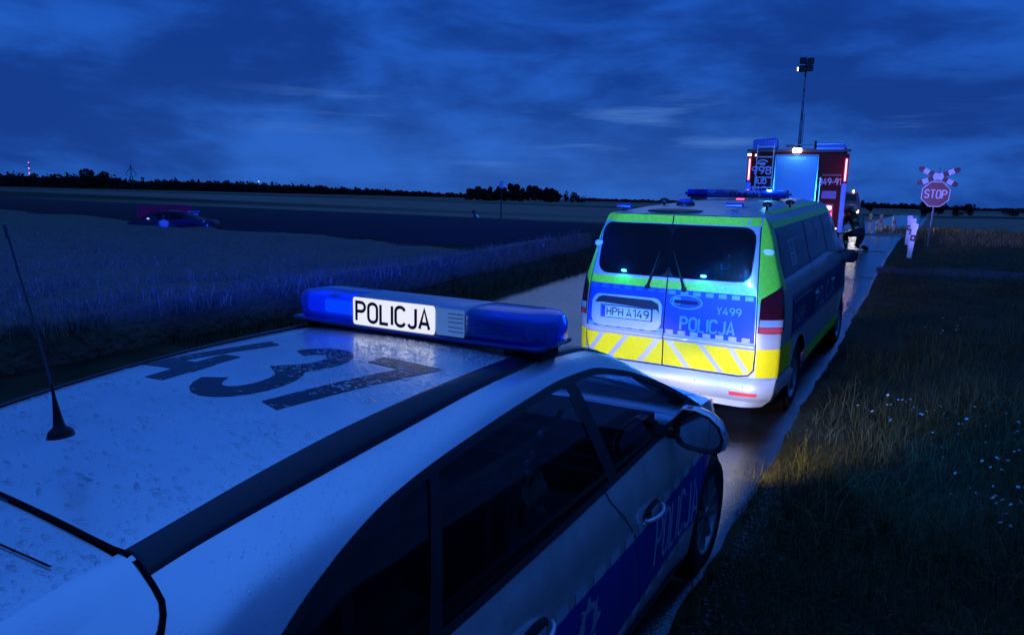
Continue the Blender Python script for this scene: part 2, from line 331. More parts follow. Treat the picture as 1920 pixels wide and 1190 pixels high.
def glyphs():
    w, h = 0.5, 1.0; g = {}
    r = 0.25
    g['P'] = [[(0, 0), (0, 1), (0.25, 1)] + arc(0.27, 0.755, 0.23, 0.245, 90, -90)[1:] + [(0, 0.51)]]
    O = arc(.25, .75, .25, .25, 0, 180) + arc(.25, .25, .25, .25, 180, 360); g['O'] = [O + [O[0]]]; g['0'] = g['O']
    g['L'] = [[(0, 1), (0, 0), (.42, 0)]]; g['I'] = [[(0.02, 0), (0.02, 1)]]
    g['C'] = [arc(.25, .75, .25, .25, 15, 180) + arc(.25, .25, .25, .25, 180, 345)]
    g['J'] = [[(.38, 1), (.38, .22)] + arc(.19, .2, .19, .2, 0, -170)[1:]]
    g['A'] = [[(0, 0), (.25, 1), (.5, 0)], [(.08, .28), (.42, .28)]]
    g['S'] = [arc(.25, .75, .24, .25, 20, 250) + [(.33, .47)] + arc(.25, .25, .25, .25, 60, -160)]
    g['T'] = [[(0, 1), (.5, 1)], [(.25, 1), (.25, 0)]]
    g['H'] = [[(0, 0), (0, 1)], [(.46, 0), (.46, 1)], [(0, .5), (.46, .5)]]
    g['Y'] = [[(0, 1), (.25, .5), (.5, 1)], [(.25, .5), (.25, 0)]]
    g['U'] = [[(0, 1), (0, .25)] + arc(.25, .25, .25, .25, 180, 360)[1:] + [(.5, 1)]]
    g['R'] = [g['P'][0], [(.22, .51), (.5, 0)]]; g['E'] = [[(.42, 1), (0, 1), (0, 0), (.42, 0)], [(0, .5), (.36, .5)]]
    g['W'] = [[(0, 1), (.14, 0), (.28, .8), (.42, 0), (.56, 1)]]; g['N'] = [[(0, 0), (0, 1), (.46, 0), (.46, 1)]]
    g['Z'] = [[(0, 1), (.46, 1), (0, 0), (.46, 0)]]; g['K'] = [[(0, 0), (0, 1)], [(.46, 1), (0, .42)], [(.14, .56), (.48, 0)]]
    g['D'] = [[(0, 0), (0, 1), (.2, 1)] + arc(.2, .7, .28, .3, 90, 0)[1:] + arc(.2, .3, .28, .3, 0, -90) + [(0, 0)]]
    g['1'] = [[(.02, .78), (.25, 1), (.25, 0)]]
    g['2'] = [arc(.25, .74, .24, .26, 165, -20) + [(0.02, 0), (.5, 0)]]
    g['3'] = [arc(.23, .76, .23, .24, 155, -48, 12) + [(.30, .525)] + arc(.24, .27, .25, .27, 52, -160, 13)]
    g['4'] = [[(.32, 1), (0, .28), (.5, .28)], [(.38, .58), (.38, 0)]]
    g['7'] = [[(0, 1), (.48, 1), (.14, 0)]]
    g['8'] = [arc(.25, .76, .21, .23, -90, 270, 15), arc(.25, .27, .25, .27, 90, 450, 15)]
    g['9'] = [arc(.25, .72, .24, .27, -20, 340, 15), [(.49, .72), (.46, .4), (.24, 0)]]
    g['5'] = [[(.44, 1), (.06, 1), (.02, .55)] + arc(.24, .3, .25, .3, 120, -150)]
    g['u'] = [[(0, .66), (0, .2)] + arc(.2, .2, .2, .2, 180, 360)[1:] + [(.4, .66)], [(.4, .3), (.4, 0)]]
    bb = arc(.2, .33, .2, .33, 180, -180, 15); g['b'] = [bb, [(0, 1), (0, 0)]]
    g['l'] = [[(0.05, 1), (0.05, 0)]]; g['.'] = [[(0.05, .45), (0.05, .55)]]; g['-'] = [[(0, .5), (.25, .5)]]; g['/'] = [[(0, 0), (.4, 1)]]
    return g
GL = glyphs()
def text2d(s, x0, y0, height, stroke, xs=1.0, gap=0.2, width=None):
    polys = []; x = 0.0; adv = []
    for ch in s:
        if ch == ' ': x += 0.4; continue
        st = GL[ch]; wd = max(p[0] for q in st for p in q)
        adv.append((x, st)); x += wd + gap
    tot = x - gap; k = height; sx = (width / tot) if width else height * xs
    for (ox, st) in adv:
        for q in st:
            pts = [(x0 + (ox + a) * sx, y0 + b * k) for a, b in q]
            closed = len(pts) > 3 and abs(pts[0][0] - pts[-1][0]) < 1e-6 and abs(pts[0][1] - pts[-1][1]) < 1e-6
            polys += strip(pts[:-1] if closed else pts, stroke, closed)
    return polys
def roundrect(x0, z0, x1, z1, r, n=5):
    return arc(x1 - r, z1 - r, r, r, 0, 90, n) + arc(x0 + r, z1 - r, r, r, 90, 180, n) + arc(x0 + r, z0 + r, r, r, 180, 270, n) + arc(x1 - r, z0 + r, r, r, 270, 360, n)
def hermite(xs, ys):
    xs = np.array(xs, float); ys = np.array(ys, float); h = np.diff(xs); d = np.diff(ys) / h; m = np.zeros(len(xs)); m[0] = d[0]; m[-1] = d[-1]
    for i in range(1, len(xs) - 1):
        if d[i - 1] * d[i] > 0: w1 = 2 * h[i] + h[i - 1]; w2 = h[i] + 2 * h[i - 1]; m[i] = (w1 + w2) / (w1 / d[i - 1] + w2 / d[i])
    def f(x):
        x = min(max(x, xs[0]), xs[-1]); i = int(min(max(np.searchsorted(xs, x) - 1, 0), len(h) - 1)); t = (x - xs[i]) / h[i]
        return float((2*t**3-3*t*t+1)*ys[i] + (t**3-2*t*t+t)*h[i]*m[i] + (-2*t**3+3*t*t)*ys[i+1] + (t**3-t*t)*h[i]*m[i+1])
    return f
def copy_tree(o, parent=None):
    c = o.copy(); col.objects.link(c)
    if parent is not None: c.parent = parent
    for ch in list(o.children): copy_tree(ch, c)
    return c

# ------------------------------------------------------------------ terrain
road_z = hermite([-40, 6.6, 9, 27, 31, 37, 46, 70, 120], [-1.2, 0.0, 0.09, 0.90, 0.97, 0.97, 0.86, 0.35, 0.2])
XR, XL = -0.93, -7.0
def sstep(t): t = min(max(t, 0.0), 1.0); return t * t * (3 - 2 * t)
def hash2(x, y): return math.sin(x * 1.7 + math.sin(y * 1.3)) * 0.5 + math.sin(y * 2.1 + x * 0.6 + 1.3) * 0.5
def ground_z(x, y):
    rz = road_z(y) if y < 120 else 0.2
    far = 0.15 if x > 0 else -0.35
    d = max(x - (XR + 2.5), (XL - 0.6) - x, 0.0)
    far_t = sstep((math.hypot(x, y) - 60) / 240); far = far * (1 - far_t) + 0.75 * far_t
    rail = 0.0
    t = sstep(d / (9.0 if x > 0 else 6.0))
    if x > 0 and 12 < y < 60: t *= 0.45
    z = rz * (1 - t) + far * t
    # verge: small bank beside the asphalt
    if x > XR + .1 or x < XL - .1:
        e = min(1.0, (x - XR) / 0.6 if x > XR else (XL - x) / 0.8)
        z += (0.03 * hash2(x * 1.1, y * 0.9) + 0.018 * hash2(x * 4.1, y * 3.7)) * max(e, 0) * (1.0 if abs(x) < 80 else 0)
    return z
def axis_vals(spec):
    out = []
    for a, b, s in spec:
        v = a
        while v < b - 1e-6: out.append(v); v += s
    out.append(spec[-1][1]); return out
gx = axis_vals([(-4000, -400, 300), (-400, -80, 20), (-80, -14, 2.0), (-14, -8.2, .5), (-8.2, -6.4, .2), (-6.4, -1.4, 1.25), (-1.4, 3, 0.14), (3, 14, .5), (14, 80, 4), (80, 400, 40), (400, 4000, 400)])
gy = axis_vals([(-2000, -60, 200), (-60, 0, 6), (0, 12, 0.16), (12, 40, .4), (40, 120, 4), (120, 600, 40), (600, 5000, 400)])
def ground_mat():
    m = bpy.data.materials.new('soil and stubble'); m.use_nodes = True; t = m.node_tree; b = t.nodes['Principled BSDF']
    geo = t.nodes.new('ShaderNodeNewGeometry'); n = t.nodes.new('ShaderNodeTexNoise'); n.inputs['Scale'].default_value = 1.4; n.inputs['Detail'].default_value = 8
    t.links.new(geo.outputs['Position'], n.inputs['Vector'])
    r = t.nodes.new('ShaderNodeMapRange'); t.links.new(n.outputs[0], r.inputs[0]); r.inputs[1].default_value = .35; r.inputs[2].default_value = .65
    mx = t.nodes.new('ShaderNodeMix'); mx.data_type = 'RGBA'; t.links.new(r.outputs[0], mx.inputs[0]); mx.inputs[6].default_value = (.018, .022, .010, 1); mx.inputs[7].default_value = (.045, .045, .022, 1)
    # far fields: bands of pale stubble and dark crop running across the view
    mp = t.nodes.new('ShaderNodeMapping'); t.links.new(geo.outputs['Position'], mp.inputs[0]); mp.inputs['Rotation'].default_value = (0, 0, R(-4)); mp.inputs['Scale'].default_value = (.0016, .012, 0)
    n2 = t.nodes.new('ShaderNodeTexNoise'); n2.inputs['Scale'].default_value = 1; n2.inputs['Detail'].default_value = 1; t.links.new(mp.outputs[0], n2.inputs['Vector'])
    r2 = t.nodes.new('ShaderNodeMapRange'); t.links.new(n2.outputs[0], r2.inputs[0]); r2.inputs[1].default_value = .44; r2.inputs[2].default_value = .50
    sx = t.nodes.new('ShaderNodeSeparateXYZ'); t.links.new(geo.outputs['Position'], sx.inputs[0])
    r3 = t.nodes.new('ShaderNodeMapRange'); t.links.new(sx.outputs[1], r3.inputs[0]); r3.inputs[1].default_value = 50; r3.inputs[2].default_value = 74
    mu = t.nodes.new('ShaderNodeMath'); mu.operation = 'MULTIPLY'; t.links.new(r2.outputs[0], mu.inputs[0]); t.links.new(r3.outputs[0], mu.inputs[1])
    mx2 = t.nodes.new('ShaderNodeMix'); mx2.data_type = 'RGBA'; t.links.new(mu.outputs[0], mx2.inputs[0]); t.links.new(mx.outputs[2], mx2.inputs[6]); mx2.inputs[7].default_value = (.22, .175, .12, 1)
    t.links.new(mx2.outputs[2], b.inputs['Base Color']); b.inputs['Roughness'].default_value = .95; b.inputs['Specular IOR Level'].default_value = .15
    n3 = t.nodes.new('ShaderNodeTexNoise'); n3.inputs['Scale'].default_value = 25; n3.inputs['Detail'].default_value = 6; t.links.new(geo.outputs['Position'], n3.inputs['Vector'])
    bp = t.nodes.new('ShaderNodeBump'); bp.inputs['Strength'].default_value = .7; bp.inputs['Distance'].default_value = .03; t.links.new(n3.outputs[0], bp.inputs['Height']); t.links.new(bp.outputs[0], b.inputs['Normal'])
    return m
g = grid('ground', lambda x, y: (x, y, ground_z(x, y) - (0.03 if XL < x < XR else 0.0)), gx, gy, ground_mat(), flip=True)
tag(g, kind='structure')

def asphalt_mat():
    m = bpy.data.materials.new('wet asphalt'); m.use_nodes = True; t = m.node_tree; b = t.nodes['Principled BSDF']
    geo = t.nodes.new('ShaderNodeNewGeometry')
    def nz(s, d): n = t.nodes.new('ShaderNodeTexNoise'); n.inputs['Scale'].default_value = s; n.inputs['Detail'].default_value = d; t.links.new(geo.outputs['Position'], n.inputs['Vector']); return n.outputs[0]
    def mr(x, a, b_, c, d): r = t.nodes.new('ShaderNodeMapRange'); t.links.new(x, r.inputs[0]); r.inputs[1].default_value = a; r.inputs[2].default_value = b_; r.inputs[3].default_value = c; r.inputs[4].default_value = d; return r.outputs[0]
    wet = nz(.7, 6); mx = t.nodes.new('ShaderNodeMix'); mx.data_type = 'RGBA'; t.links.new(mr(nz(3, 8), .3, .7, 0, 1), mx.inputs[0]); mx.inputs[6].default_value = (.012, .012, .013, 1); mx.inputs[7].default_value = (.030, .029, .031, 1)
    t.links.new(mx.outputs[2], b.inputs['Base Color']); t.links.new(mr(wet, .35, .62, .10, .30), b.inputs['Roughness']); b.inputs['Specular IOR Level'].default_value = .85; b.inputs['Coat Weight'].default_value = 1.0; b.inputs['Coat IOR'].default_value = 1.95; b.inputs['Coat Roughness'].default_value = .13
    v = t.nodes.new('ShaderNodeTexVoronoi'); v.inputs['Scale'].default_value = 95; t.links.new(geo.outputs['Position'], v.inputs['Vector'])
    ad = t.nodes.new('ShaderNodeMath'); ad.operation = 'MULTIPLY_ADD'; t.links.new(nz(160, 3), ad.inputs[0]); ad.inputs[1].default_value = .8; t.links.new(v.outputs['Distance'], ad.inputs[2])
    bp = t.nodes.new('ShaderNodeBump'); bp.inputs['Strength'].default_value = .42; bp.inputs['Distance'].default_value = .0040; t.links.new(ad.outputs[0], bp.inputs['Height']); t.links.new(bp.outputs[0], b.inputs['Normal']); t.links.new(bp.outputs[0], b.inputs['Coat Normal'])
    return m
ASPH = asphalt_mat()
ry = axis_vals([(-40, 0, 4), (0, 14, .2), (14, 60, .8), (60, 200, 10)])
def edge_w(y, s): return 0.018 * math.sin(y * 1.3 + s) + 0.014 * math.sin(y * 6.1 + 2 * s) + 0.012 * math.sin(y * 19 + s)
def roadf(y, t):
    x0 = XL - edge_w(y, 2); x1 = XR + edge_w(y, 0.5); x = x0 + (x1 - x0) * t
    e = min(t, 1 - t); return (x, y, road_z(y) + 0.004 - 0.05 * sstep((0.012 - e) / 0.012))
tag(grid('road', roadf, ry, [0, .004, .012, .05, .15, .3, .5, .7, .85, .95, .988, .996, 1], ASPH), kind='structure')
# seam across the asphalt and stop line before the railway
tag(grid('road_joint', lambda x, t: (x, 17.6 + 0.02 * math.sin(x * 3) + 0.06 * t, road_z(17.6) + .010), lin(-6.6, -1.0, 12), [0, 1], SEAM, smooth=False), kind='structure')
tag(grid('stop_line_marking', lambda x, t: (x, 23.4 + 0.20 * t, road_z(23.5) + .009 + .004 * (t - .5)), lin(-3.9, -1.08, 10), [0, 1], mat('worn road paint', (.36, .36, .36), .6, two=(.12, .12, .12), vscale=12), smooth=False), kind='structure')
# side track leaving to the right
GRAVEL = mat('wet gravel', (.030, .031, .034), .75, spec=.3, bump=(40, .8, .02), vary=.4, vscale=5)
def trackf(x, t):
    y = 19.3 + 0.12 * (x + .9) + (t - .5) * (1.7 + 0.25 * math.sin(x * 1.3) + .12 * math.sin(x * 4.7 + 6 * t)); return (x, y, ground_z(x, y) + .012 - .30 * abs(t - .5) ** 3)
tag(grid('side_track', trackf, lin(-1.05, 16, 60), lin(0, 1, 7), GRAVEL), kind='structure')
# railway across the scene
BALLAST = mat('dark ballast', (.035, .033, .032), .9, bump=(9, 1, .08))
def balf(x, t):
    y = 32.0 + (t - .5) * 4.6; k = 1 - abs(t - .5) * 2; base = ground_z(x, y); top = 0.96
    return (x, y, (base - .06) + (max(top - base, 0.02) + .07) * sstep(k * 2.2))
tag(joinm('railway_bed', [gpiece(balf, lin(-160, XL - .25, 70), lin(0, 1, 9)), gpiece(balf, lin(XR + .25, 90, 45), lin(0, 1, 9))], BALLAST), kind='structure')
for yy in (31.3, 32.74):
    tag(bx('railway_rail', (-35, yy, .945), (250, .07, .09), mat('rusty rail steel', (.10, .07, .06), .4, metal=.6)), kind='structure')

# ================================================================== POLICE CAR (foreground)
CX = -1.83
car = thing('police_car', 'silver police estate car covered in raindrops with number 437 on its roof, nearest the camera', 'police car', (CX, 0, 0))
zi = hermite([.28, .45, .62, .77, .9, 1.1, 1.4, 1.8, 2.2, 2.65, 2.9, 3.2, 3.5, 3.8], [1.20, 1.315, 1.352, 1.372, 1.392, 1.422, 1.455, 1.478, 1.485, 1.457, 1.405, 1.28, 1.12, .985])
xi = hermite([.28, .77, 2.6, 2.95, 3.8], [.545, .53, .53, .545, .68])
zo = hermite([.28, .62, .77, .9, 1.3, 1.6, 1.95, 2.3, 2.7, 2.98, 3.25, 3.55, 3.8], [1.10, 1.300, 1.340, 1.358, 1.396, 1.422, 1.450, 1.460, 1.442, 1.380, 1.267, 1.125, .985])
xo = hermite([.28, .62, .9, 2.7, 3.0, 3.8], [.60, .610, .604, .604, .622, .74])
zt_ = hermite([.74, .80, .86, .935, 1.035, 1.17, 1.31, 1.49, 1.8, 2.1, 2.35, 2.6, 2.87, 3.25, 3.55, 3.78], [.975, 1.07, 1.135, 1.19, 1.24, 1.288, 1.323, 1.348, 1.374, 1.393, 1.403, 1.396, 1.345, 1.222, 1.095, .99])
zb_ = hermite([.2, .90, 1.4, 2.0, 2.6, 3.1, 3.76, 4.1, 4.35, 4.52, 4.62], [.97, .965, .965, .972, .985, .998, .985, .945, .87, .76, .62])
prof_x = hermite([.16, .22, .30, .45, .62, .72, .80, .88, .94, .97, 1.0, 1.1, 1.2, 1.3, 1.36, 1.40, 1.45], [.80, .865, .885, .898, .905, .900, .893, .884, .872, .862, .850, .818, .782, .745, .718, .695, .655])
def sideX(y, z):
    x = prof_x(z)
    if y < 1.1: x -= .16 * ((1.1 - y) / .85) ** 2
    if y > 3.5: x -= .20 * ((y - 3.5) / 1.1) ** 2.2 * (1.0 if z < 1 else 1)
    for yc in (1.27, 3.93):
        d = math.hypot(y - yc, (z - .33)); x += .016 * math.exp(-((d - .40) / .09) ** 2)
    x += .010 * math.exp(-((z - .845) / .03) ** 2) * (1 if .9 < y < 4.2 else 0)      # shoulder crease
    return x
def arch_bottom(y):
    zb = .20
    for yc, r in ((1.27, .365), (3.93, .365)):
        d = abs(y - yc)
        if d < r: zb = max(zb, .32 + math.sqrt(r * r - d * d))
    return zb
ys_side = sorted(set(lin(.30, 4.62, 160) + [yc + s * .365 * math.cos(R(a)) for yc in (1.27, 3.93) for s in (-1, 1) for a in (1, 4, 8, 14, 22, 32, 45, 60, 75)] + [.74, .77, .80, .9, 3.76, 3.78]))
tt = lin(0, 1, 15)
def dlo(y):
    if y <= .74 or y >= 3.78: return zb_(y), zb_(y)
    return zb_(y), max(zt_(y), zb_(y))
def cantpt(s, y, t):
    """silver band between the roof rail and the top of the side windows"""
    b, ztop = dlo(y); xr, zr = xo(y), zo(y)
    if y > 3.8: xr, zr = sideX(y, ztop) - .001, ztop
    x1 = sideX(y, ztop)
    # hermite-like bulge through a side-surface point
    z = zr + (ztop - zr) * t; x = xr + (x1 - xr) * t
    bul = min(.030, .22 * abs(zr - ztop)) * math.sin(math.pi * t) if zr - ztop > .01 else 0
    wgt = sstep((zr - ztop - .05) / .22)
    xs = sideX(y, z); k = sstep(t / .45) * wgt; x = (x + bul) * (1 - k) + xs * k; bul *= (1 - wgt); x -= bul * (1 - k) * 0 + (bul if wgt < 1 else 0)
    return (s * (x + bul), y, z + bul * .35)
def lowpt(s, y, t):
    b, _ = dlo(y); zbm = arch_bottom(y); z = b + (zbm - b) * t
    return (s * sideX(y, z), y, z)
for s in (-1, 1):
    pieces = [gpiece(lambda y, t: cantpt(s, y, t), [y for y in ys_side if y <= 3.8], lin(0, 1, 9)), gpiece(lambda y, t: lowpt(s, y, t), ys_side, tt)]
    joinm('side_panel', pieces, SILVER, car)
    # glass with a gap-free dark frame round it
    def gl_pt(y, t, inset=.0, off=0.0):
        b, z1 = dlo(y); z = b + (z1 - b) * t; return (s * (sideX(y, z) + off), y, z)
    def window(y0, y1, top0, bot0, name='side_window', rear=False):
        pass
    def outline(f, n=40): return f
    # blackout frame: ring strips along belt and top edge
    def frame_top(y, t):
        b, z1 = dlo(y); hgt = max(z1 - b, 0); z = z1 + .004 - min(.026, hgt * .5) * t; return (s * (sideX(y, z) + .0025), y, z)
    def frame_bot(y, t):
        b, z1 = dlo(y); hgt = max(z1 - b, 0); z = b - .004 + min(.024, hgt * .5) * t; return (s * (sideX(y, z) + .0025), y, z)
    yw = [y for y in ys_side if .74 <= y <= 3.78]
    joinm('window_frame', [gpiece(frame_top, yw, [0, .3, .7, 1]), gpiece(frame_bot, yw, [0, .5, 1])], BLACKTRIM, car)
    for (ya0, ya1, yb0, yb1) in ((.74, 1.50, .74, 1.32), (1.54, 2.36, 1.37, 2.50), (2.44, 3.78, 2.58, 3.78)):
        def wpt(u, t):
            yb = yb0 + (yb1 - yb0) * u; ya = ya0 + (ya1 - ya0) * u; y = yb + (ya - yb) * t
            b, z1 = dlo(y); z = b + (z1 - b) * t; return (s * (sideX(y, z) - .004), y, z)
        grid('side_window', wpt, lin(0, 1, 24), lin(0, 1, 9), GLASS, car, flip=(s < 0))
    def pillar(ya0, ya1, yb0, yb1):
        def f(u, t):
            yb = yb0 + (yb1 - yb0) * u; ya = ya0 + (ya1 - ya0) * u; y = yb + (ya - yb) * t
            b, z1 = dlo(y); z = b + (z1 - b) * t; return (s * (sideX(y, z) + .001), y, z)
        return gpiece(f, lin(0, 1, 4), lin(0, 1, 9))
    joinm('window_pillar', [pillar(1.497, 1.543, 1.317, 1.373)], BLACKTRIM, car); joinm('window_pillar', [pillar(2.355, 2.445, 2.495, 2.585)], BLACKTRIM, car)
    SD = lambda y, z, o=.0015: (s * (sideX(y, z) + o), y, z)
    # door gaps
    gaps = [[(2.43, .985), (2.455, .935), (2.535, .855), (2.64, .76), (2.685, .70), (2.72, .585), (2.80, .40), (2.835, .24)], [(3.72, .96), (3.70, .80), (3.66, .60), (3.60, .45), (3.55, .24)],
            [(1.40, .96), (1.44, .86), (1.52, .72), (1.62, .58), (1.66, .42), (1.66, .24)], [(1.66, .245), (2.6, .235), (3.55, .245)]]
    pl = []
    for gq in gaps:
        pts = []
        for a, b in zip(gq[:-1], gq[1:]): pts += [(a[0] + (b[0] - a[0]) * k / 6, a[1] + (b[1] - a[1]) * k / 6) for k in range(6)]
        pl += strip(pts + [gq[-1]], .006)
    decal('door_gap', pl, lambda y, z: SD(y, z, .0020), SEAM, car, cell=.04)
    # blue belt along the doors with white dashes above and below
    top = lambda y: .695 + .060 * max(y - 2.7, 0); bot = lambda y: .325 + .105 * max(y - 2.5, -.3)
    yy = lin(.95, 4.15, 60)
    if s > 0: band = [y for y in yy]
    V, F = gpiece(lambda y, t: SD(y, max(bot(y) + (top(y) - bot(y)) * t, arch_bottom(y) + .012 if bot(y) + (top(y) - bot(y)) * t < arch_bottom(y) + .012 else 0), .0018), sorted(yy + [1.27 + k * .08 for k in range(-4, 5)] + [3.93 + k * .045 for k in range(-5, 5)]), lin(0, 1, 12))
    mo('blue_side_band', V, [f[::-1] for f in F] if s < 0 else F, POLBLUE_L, car, True)
    dashes = []
    y = 1.02
    while y < 4.1:
        for base, hh in ((top(y) - .0, .042), (bot(y) - .036, .036)):
            if base > arch_bottom(y) + .02 and base > arch_bottom(y + .085) + .02: dashes.append([(y, base), (y + .095, base), (y + .095, base + hh), (y, base + hh)])
        y += .155
    decal('white_dash_row', dashes, lambda y, z: SD(y, z, .0028), REFWHITE, car, cell=.1)
    # lettering on the front door and badge on the rear door
    if s > 0: decal('door_lettering', text2d('POLICJA', 2.955, .450, .225, .022, width=.62), lambda y, z: SD(y, z, .0032), mat('grey blue reflective letter', (.36, .42, .58), .4), car, cell=.08)
    else: decal('door_lettering', text2d('POLICJA', 2.92, .455, .20, .030, width=.74), lambda y, z: SD(2.92 + 3.66 - y, z, .0032), mat('grey blue reflective letter', (.36, .42, .58), .4), car, cell=.08)
    star = []
    for k in range(32):
        a = 2 * math.pi * k / 32; rr = (.115 if k % 4 == 0 else .088 if k % 2 == 0 else .078); star.append((2.22 + rr * math.cos(a), .56 + rr * math.sin(a)))
    decal('badge', [star], lambda y, z: SD(y, z, .0032), mat('silver badge film', (.30, .34, .42), .35), car, cell=.05)
    decal('badge_shield', [roundrect(2.185, .515, 2.255, .615, .02), [(2.15, .492), (2.29, .492), (2.29, .508), (2.15, .508)]], lambda y, z: SD(y, z, .0044), POLBLUE_L, car, cell=.05)
    # door handles: recess, grip, end cap
    for yh in (2.88, 1.80):
        cup = [(yh + .105 * math.cos(a), .742 + .042 * math.sin(a)) for a in lin(0, 2 * math.pi * 23 / 24, 24)]
        h = decal('handle_recess', [cup], lambda y, z: SD(y, z, .002), mat('handle recess shade', (.03, .032, .04), .5), car, cell=.05)
        V = []; Fh = []
        n = 14
        for i in range(n):
            u = i / (n - 1); y = yh - .115 + .23 * u; o = .012 + .036 * math.sin(math.pi * min(max(u, .0), 1)) ** .7
            for k in range(8):
                a = 2 * math.pi * k / 8; V.append((s * (sideX(y, .742) + o + .009 * math.cos(a)), y, .742 - .004 + .014 * math.sin(a) * (1 - .3 * abs(2 * u - 1))))
        for i in range(n - 1):
            for k in range(8): Fh.append((i * 8 + k, i * 8 + (k + 1) % 8, (i + 1) * 8 + (k + 1) % 8, (i + 1) * 8 + k))
        mo('door_handle', V, Fh + [tuple(range(8)), tuple(range(8 * n - 8, 8 * n))], SILVER, car, True)
    # sill
    grid('sill', lambda y, t: (s * (.885 - .10 * t), y, .225 - .06 * t), lin(1.62, 3.60, 12), [0, .5, 1], BLACKTRIM, car)
    # roof rail: black strip lying flush, slightly crowned
    def railpt(y, t):
        a = np.array([xi(y), zi(y)]); b = np.array([xo(y), zo(y)]); q = a + (b - a) * t
        y_end = min(1, (y - .766) / .004, (3.0 - y) / .10)
        return (s * (q[0] + .006 * math.sin(math.pi * t)), y, q[1] + (.012 * math.sin(math.pi * t) ** .35) * max(y_end, 0) + .001)
    grid('roof_rail', railpt, [.766, .770, .776, .79, .81] + lin(.84, 3.0, 68), lin(0, 1, 11), RAILBLK, car)
    # windscreen pillar skin inside of the rail line
    grid('windscreen_pillar', lambda y, t: (s * (xi(y) + (xo(y) - xi(y)) * t + .008 * math.sin(math.pi * t)), y, zi(y) + (zo(y) - zi(y)) * t + .012 * math.sin(math.pi * t)), lin(2.985, 3.8, 16), lin(0, 1, 6), SILVER, car)
    # rear quarter closing skin between hatch and side
    grid('rear_quarter', lambda y, t: (s * (xi(y) + (xo(y) - xi(y)) * t), y, zi(y) + (zo(y) - zi(y)) * t + .010 * math.sin(math.pi * t)), lin(.30, .79, 14), lin(0, 1, 6), SILVER, car)
def roofz(x, y):
    e = xi(y); q = min(abs(x) / e, 1.0); return zi(y) + .016 * (1 - q ** 2.0) - .004 * q ** 8
grid('roof', lambda y, t: (t * xi(y), y, roofz(t * xi(y), y)), lin(.765, 2.93, 60), lin(-1, 1, 31), SILVER, car)
grid('hatch_spoiler', lambda y, t: (t * xi(y), y, roofz(t * xi(y), y) - .004 + (-.006 * sstep((.62 - y) / .02) if abs(t) < .72 else 0)), sorted(lin(.30, .752, 26) + [.61, .63]), lin(-1, 1, 41), SILVER, car)
grid('rear_window', lambda u, t: (t * (.56 + .16 * u), .30 - .10 * u, 1.21 - .33 * u), lin(0, 1, 6), lin(-1, 1, 9), DARKGLASS, car)
grid('tailgate', lambda u, t: (t * .74, .20 - .08 * u + .10 * abs(t) ** 3, .88 - .50 * u), lin(0, 1, 6), lin(-1, 1, 9), SILVER, car)
# hatch gap: dark groove across the roof that turns down between the hatch and the quarter panel
def seam_pts():
    p = [(x, .758) for x in lin(-.42, .42, 30)] + [(.48, .760), (.54, .763), (.585, .765), (.625, .765), (.650, .762), (.668, .752), (.685, .735), (.70, .70), (.712, .65), (.72, .58), (.725, .50), (.725, .40)]
    l = [(-a, b) for a, b in p[30:]][::-1]
    return l + p
def skin_z(x, y):
    ax = abs(x)
    if ax <= xi(y): return roofz(x, y)
    if ax <= xo(y): t = (ax - xi(y)) / (xo(y) - xi(y)); return zi(y) + (zo(y) - zi(y)) * t + .010 * math.sin(math.pi * t)
    lo, hi = .8, zo(y)
    for _ in range(24):
        m_ = (lo + hi) / 2
        b, zt0 = dlo(y); t = (zo(y) - m_) / max(zo(y) - zt0, 1e-3); px = cantpt(1, y, min(max(t, 0), 1))[0]
        if px > ax: lo = m_
        else: hi = m_
    return m_
decal('hatch_gap', strip(seam_pts(), .012), lambda x, y: (x * 1.0015, y, skin_z(x, y) + .0028), SEAM, car, cell=.5)
decal('spoiler_crease', strip([(x, .668 - .02 * (1 - (x / .46) ** 2)) for x in lin(-.46, .46, 30)], .005), lambda x, y: (x, y, roofz(x, y) + .0012), SEAM, car, cell=.5)
# windscreen and bonnet
def wsz(x, y): e = xi(y); q = min(abs(x) / e, 1); return zi(y) + .020 * (1 - q ** 2) + (y - 2.9) * .04 * (1 - q * q)
grid('windscreen', lambda y, t: (t * xi(y), y, wsz(t * xi(y), y) - .003), lin(2.95, 3.78, 20), lin(-1, 1, 21), WINDSCREEN, car)
grid('windscreen_header', lambda y, t: (t * xi(y), y, roofz(t * xi(y), y) - .0 + .001), lin(2.925, 2.985, 4), lin(-1, 1, 21), BLACKTRIM, car)
def hoodz(x, y):
    e = sideX(y, zb_(y)); q = min(abs(x) / e, 1); d = sstep((y - 3.7) / .2)
    return zb_(y) + (.075 - .030 * sstep((y - 4.2) / .4)) * (1 - q ** 2.4) * (1 if y > 3.76 else 1)
grid('bonnet', lambda y, t: (t * sideX(y, zb_(y)), y, hoodz(t * sideX(y, zb_(y)), y)), lin(3.80, 4.62, 24), lin(-1, 1, 33), SILVER, car)
grid('windscreen_cowl', lambda y, t: (t * .76, y, .995 + .02 * (1 - t * t)), [3.70, 3.76, 3.82], lin(-1, 1, 9), BLACKTRIM, car)
grid('front_bumper', lambda u, t: (t * .68, 4.62 + .14 * (1 - abs(t) ** 2.5) * math.sin(.3 + 2.4 * u), .66 - .46 * u), lin(0, 1, 8), lin(-1, 1, 17), SILVER, car)
for s_ in (-1, 1): decal('bonnet_gap', strip([(s_ * a, b) for a, b in ((.70, 3.83), (.735, 4.0), (.735, 4.2), (.70, 4.40), (.60, 4.53))], .007), lambda x, y: (x, y, hoodz(x, y) + .0015), SEAM, car, cell=.3)
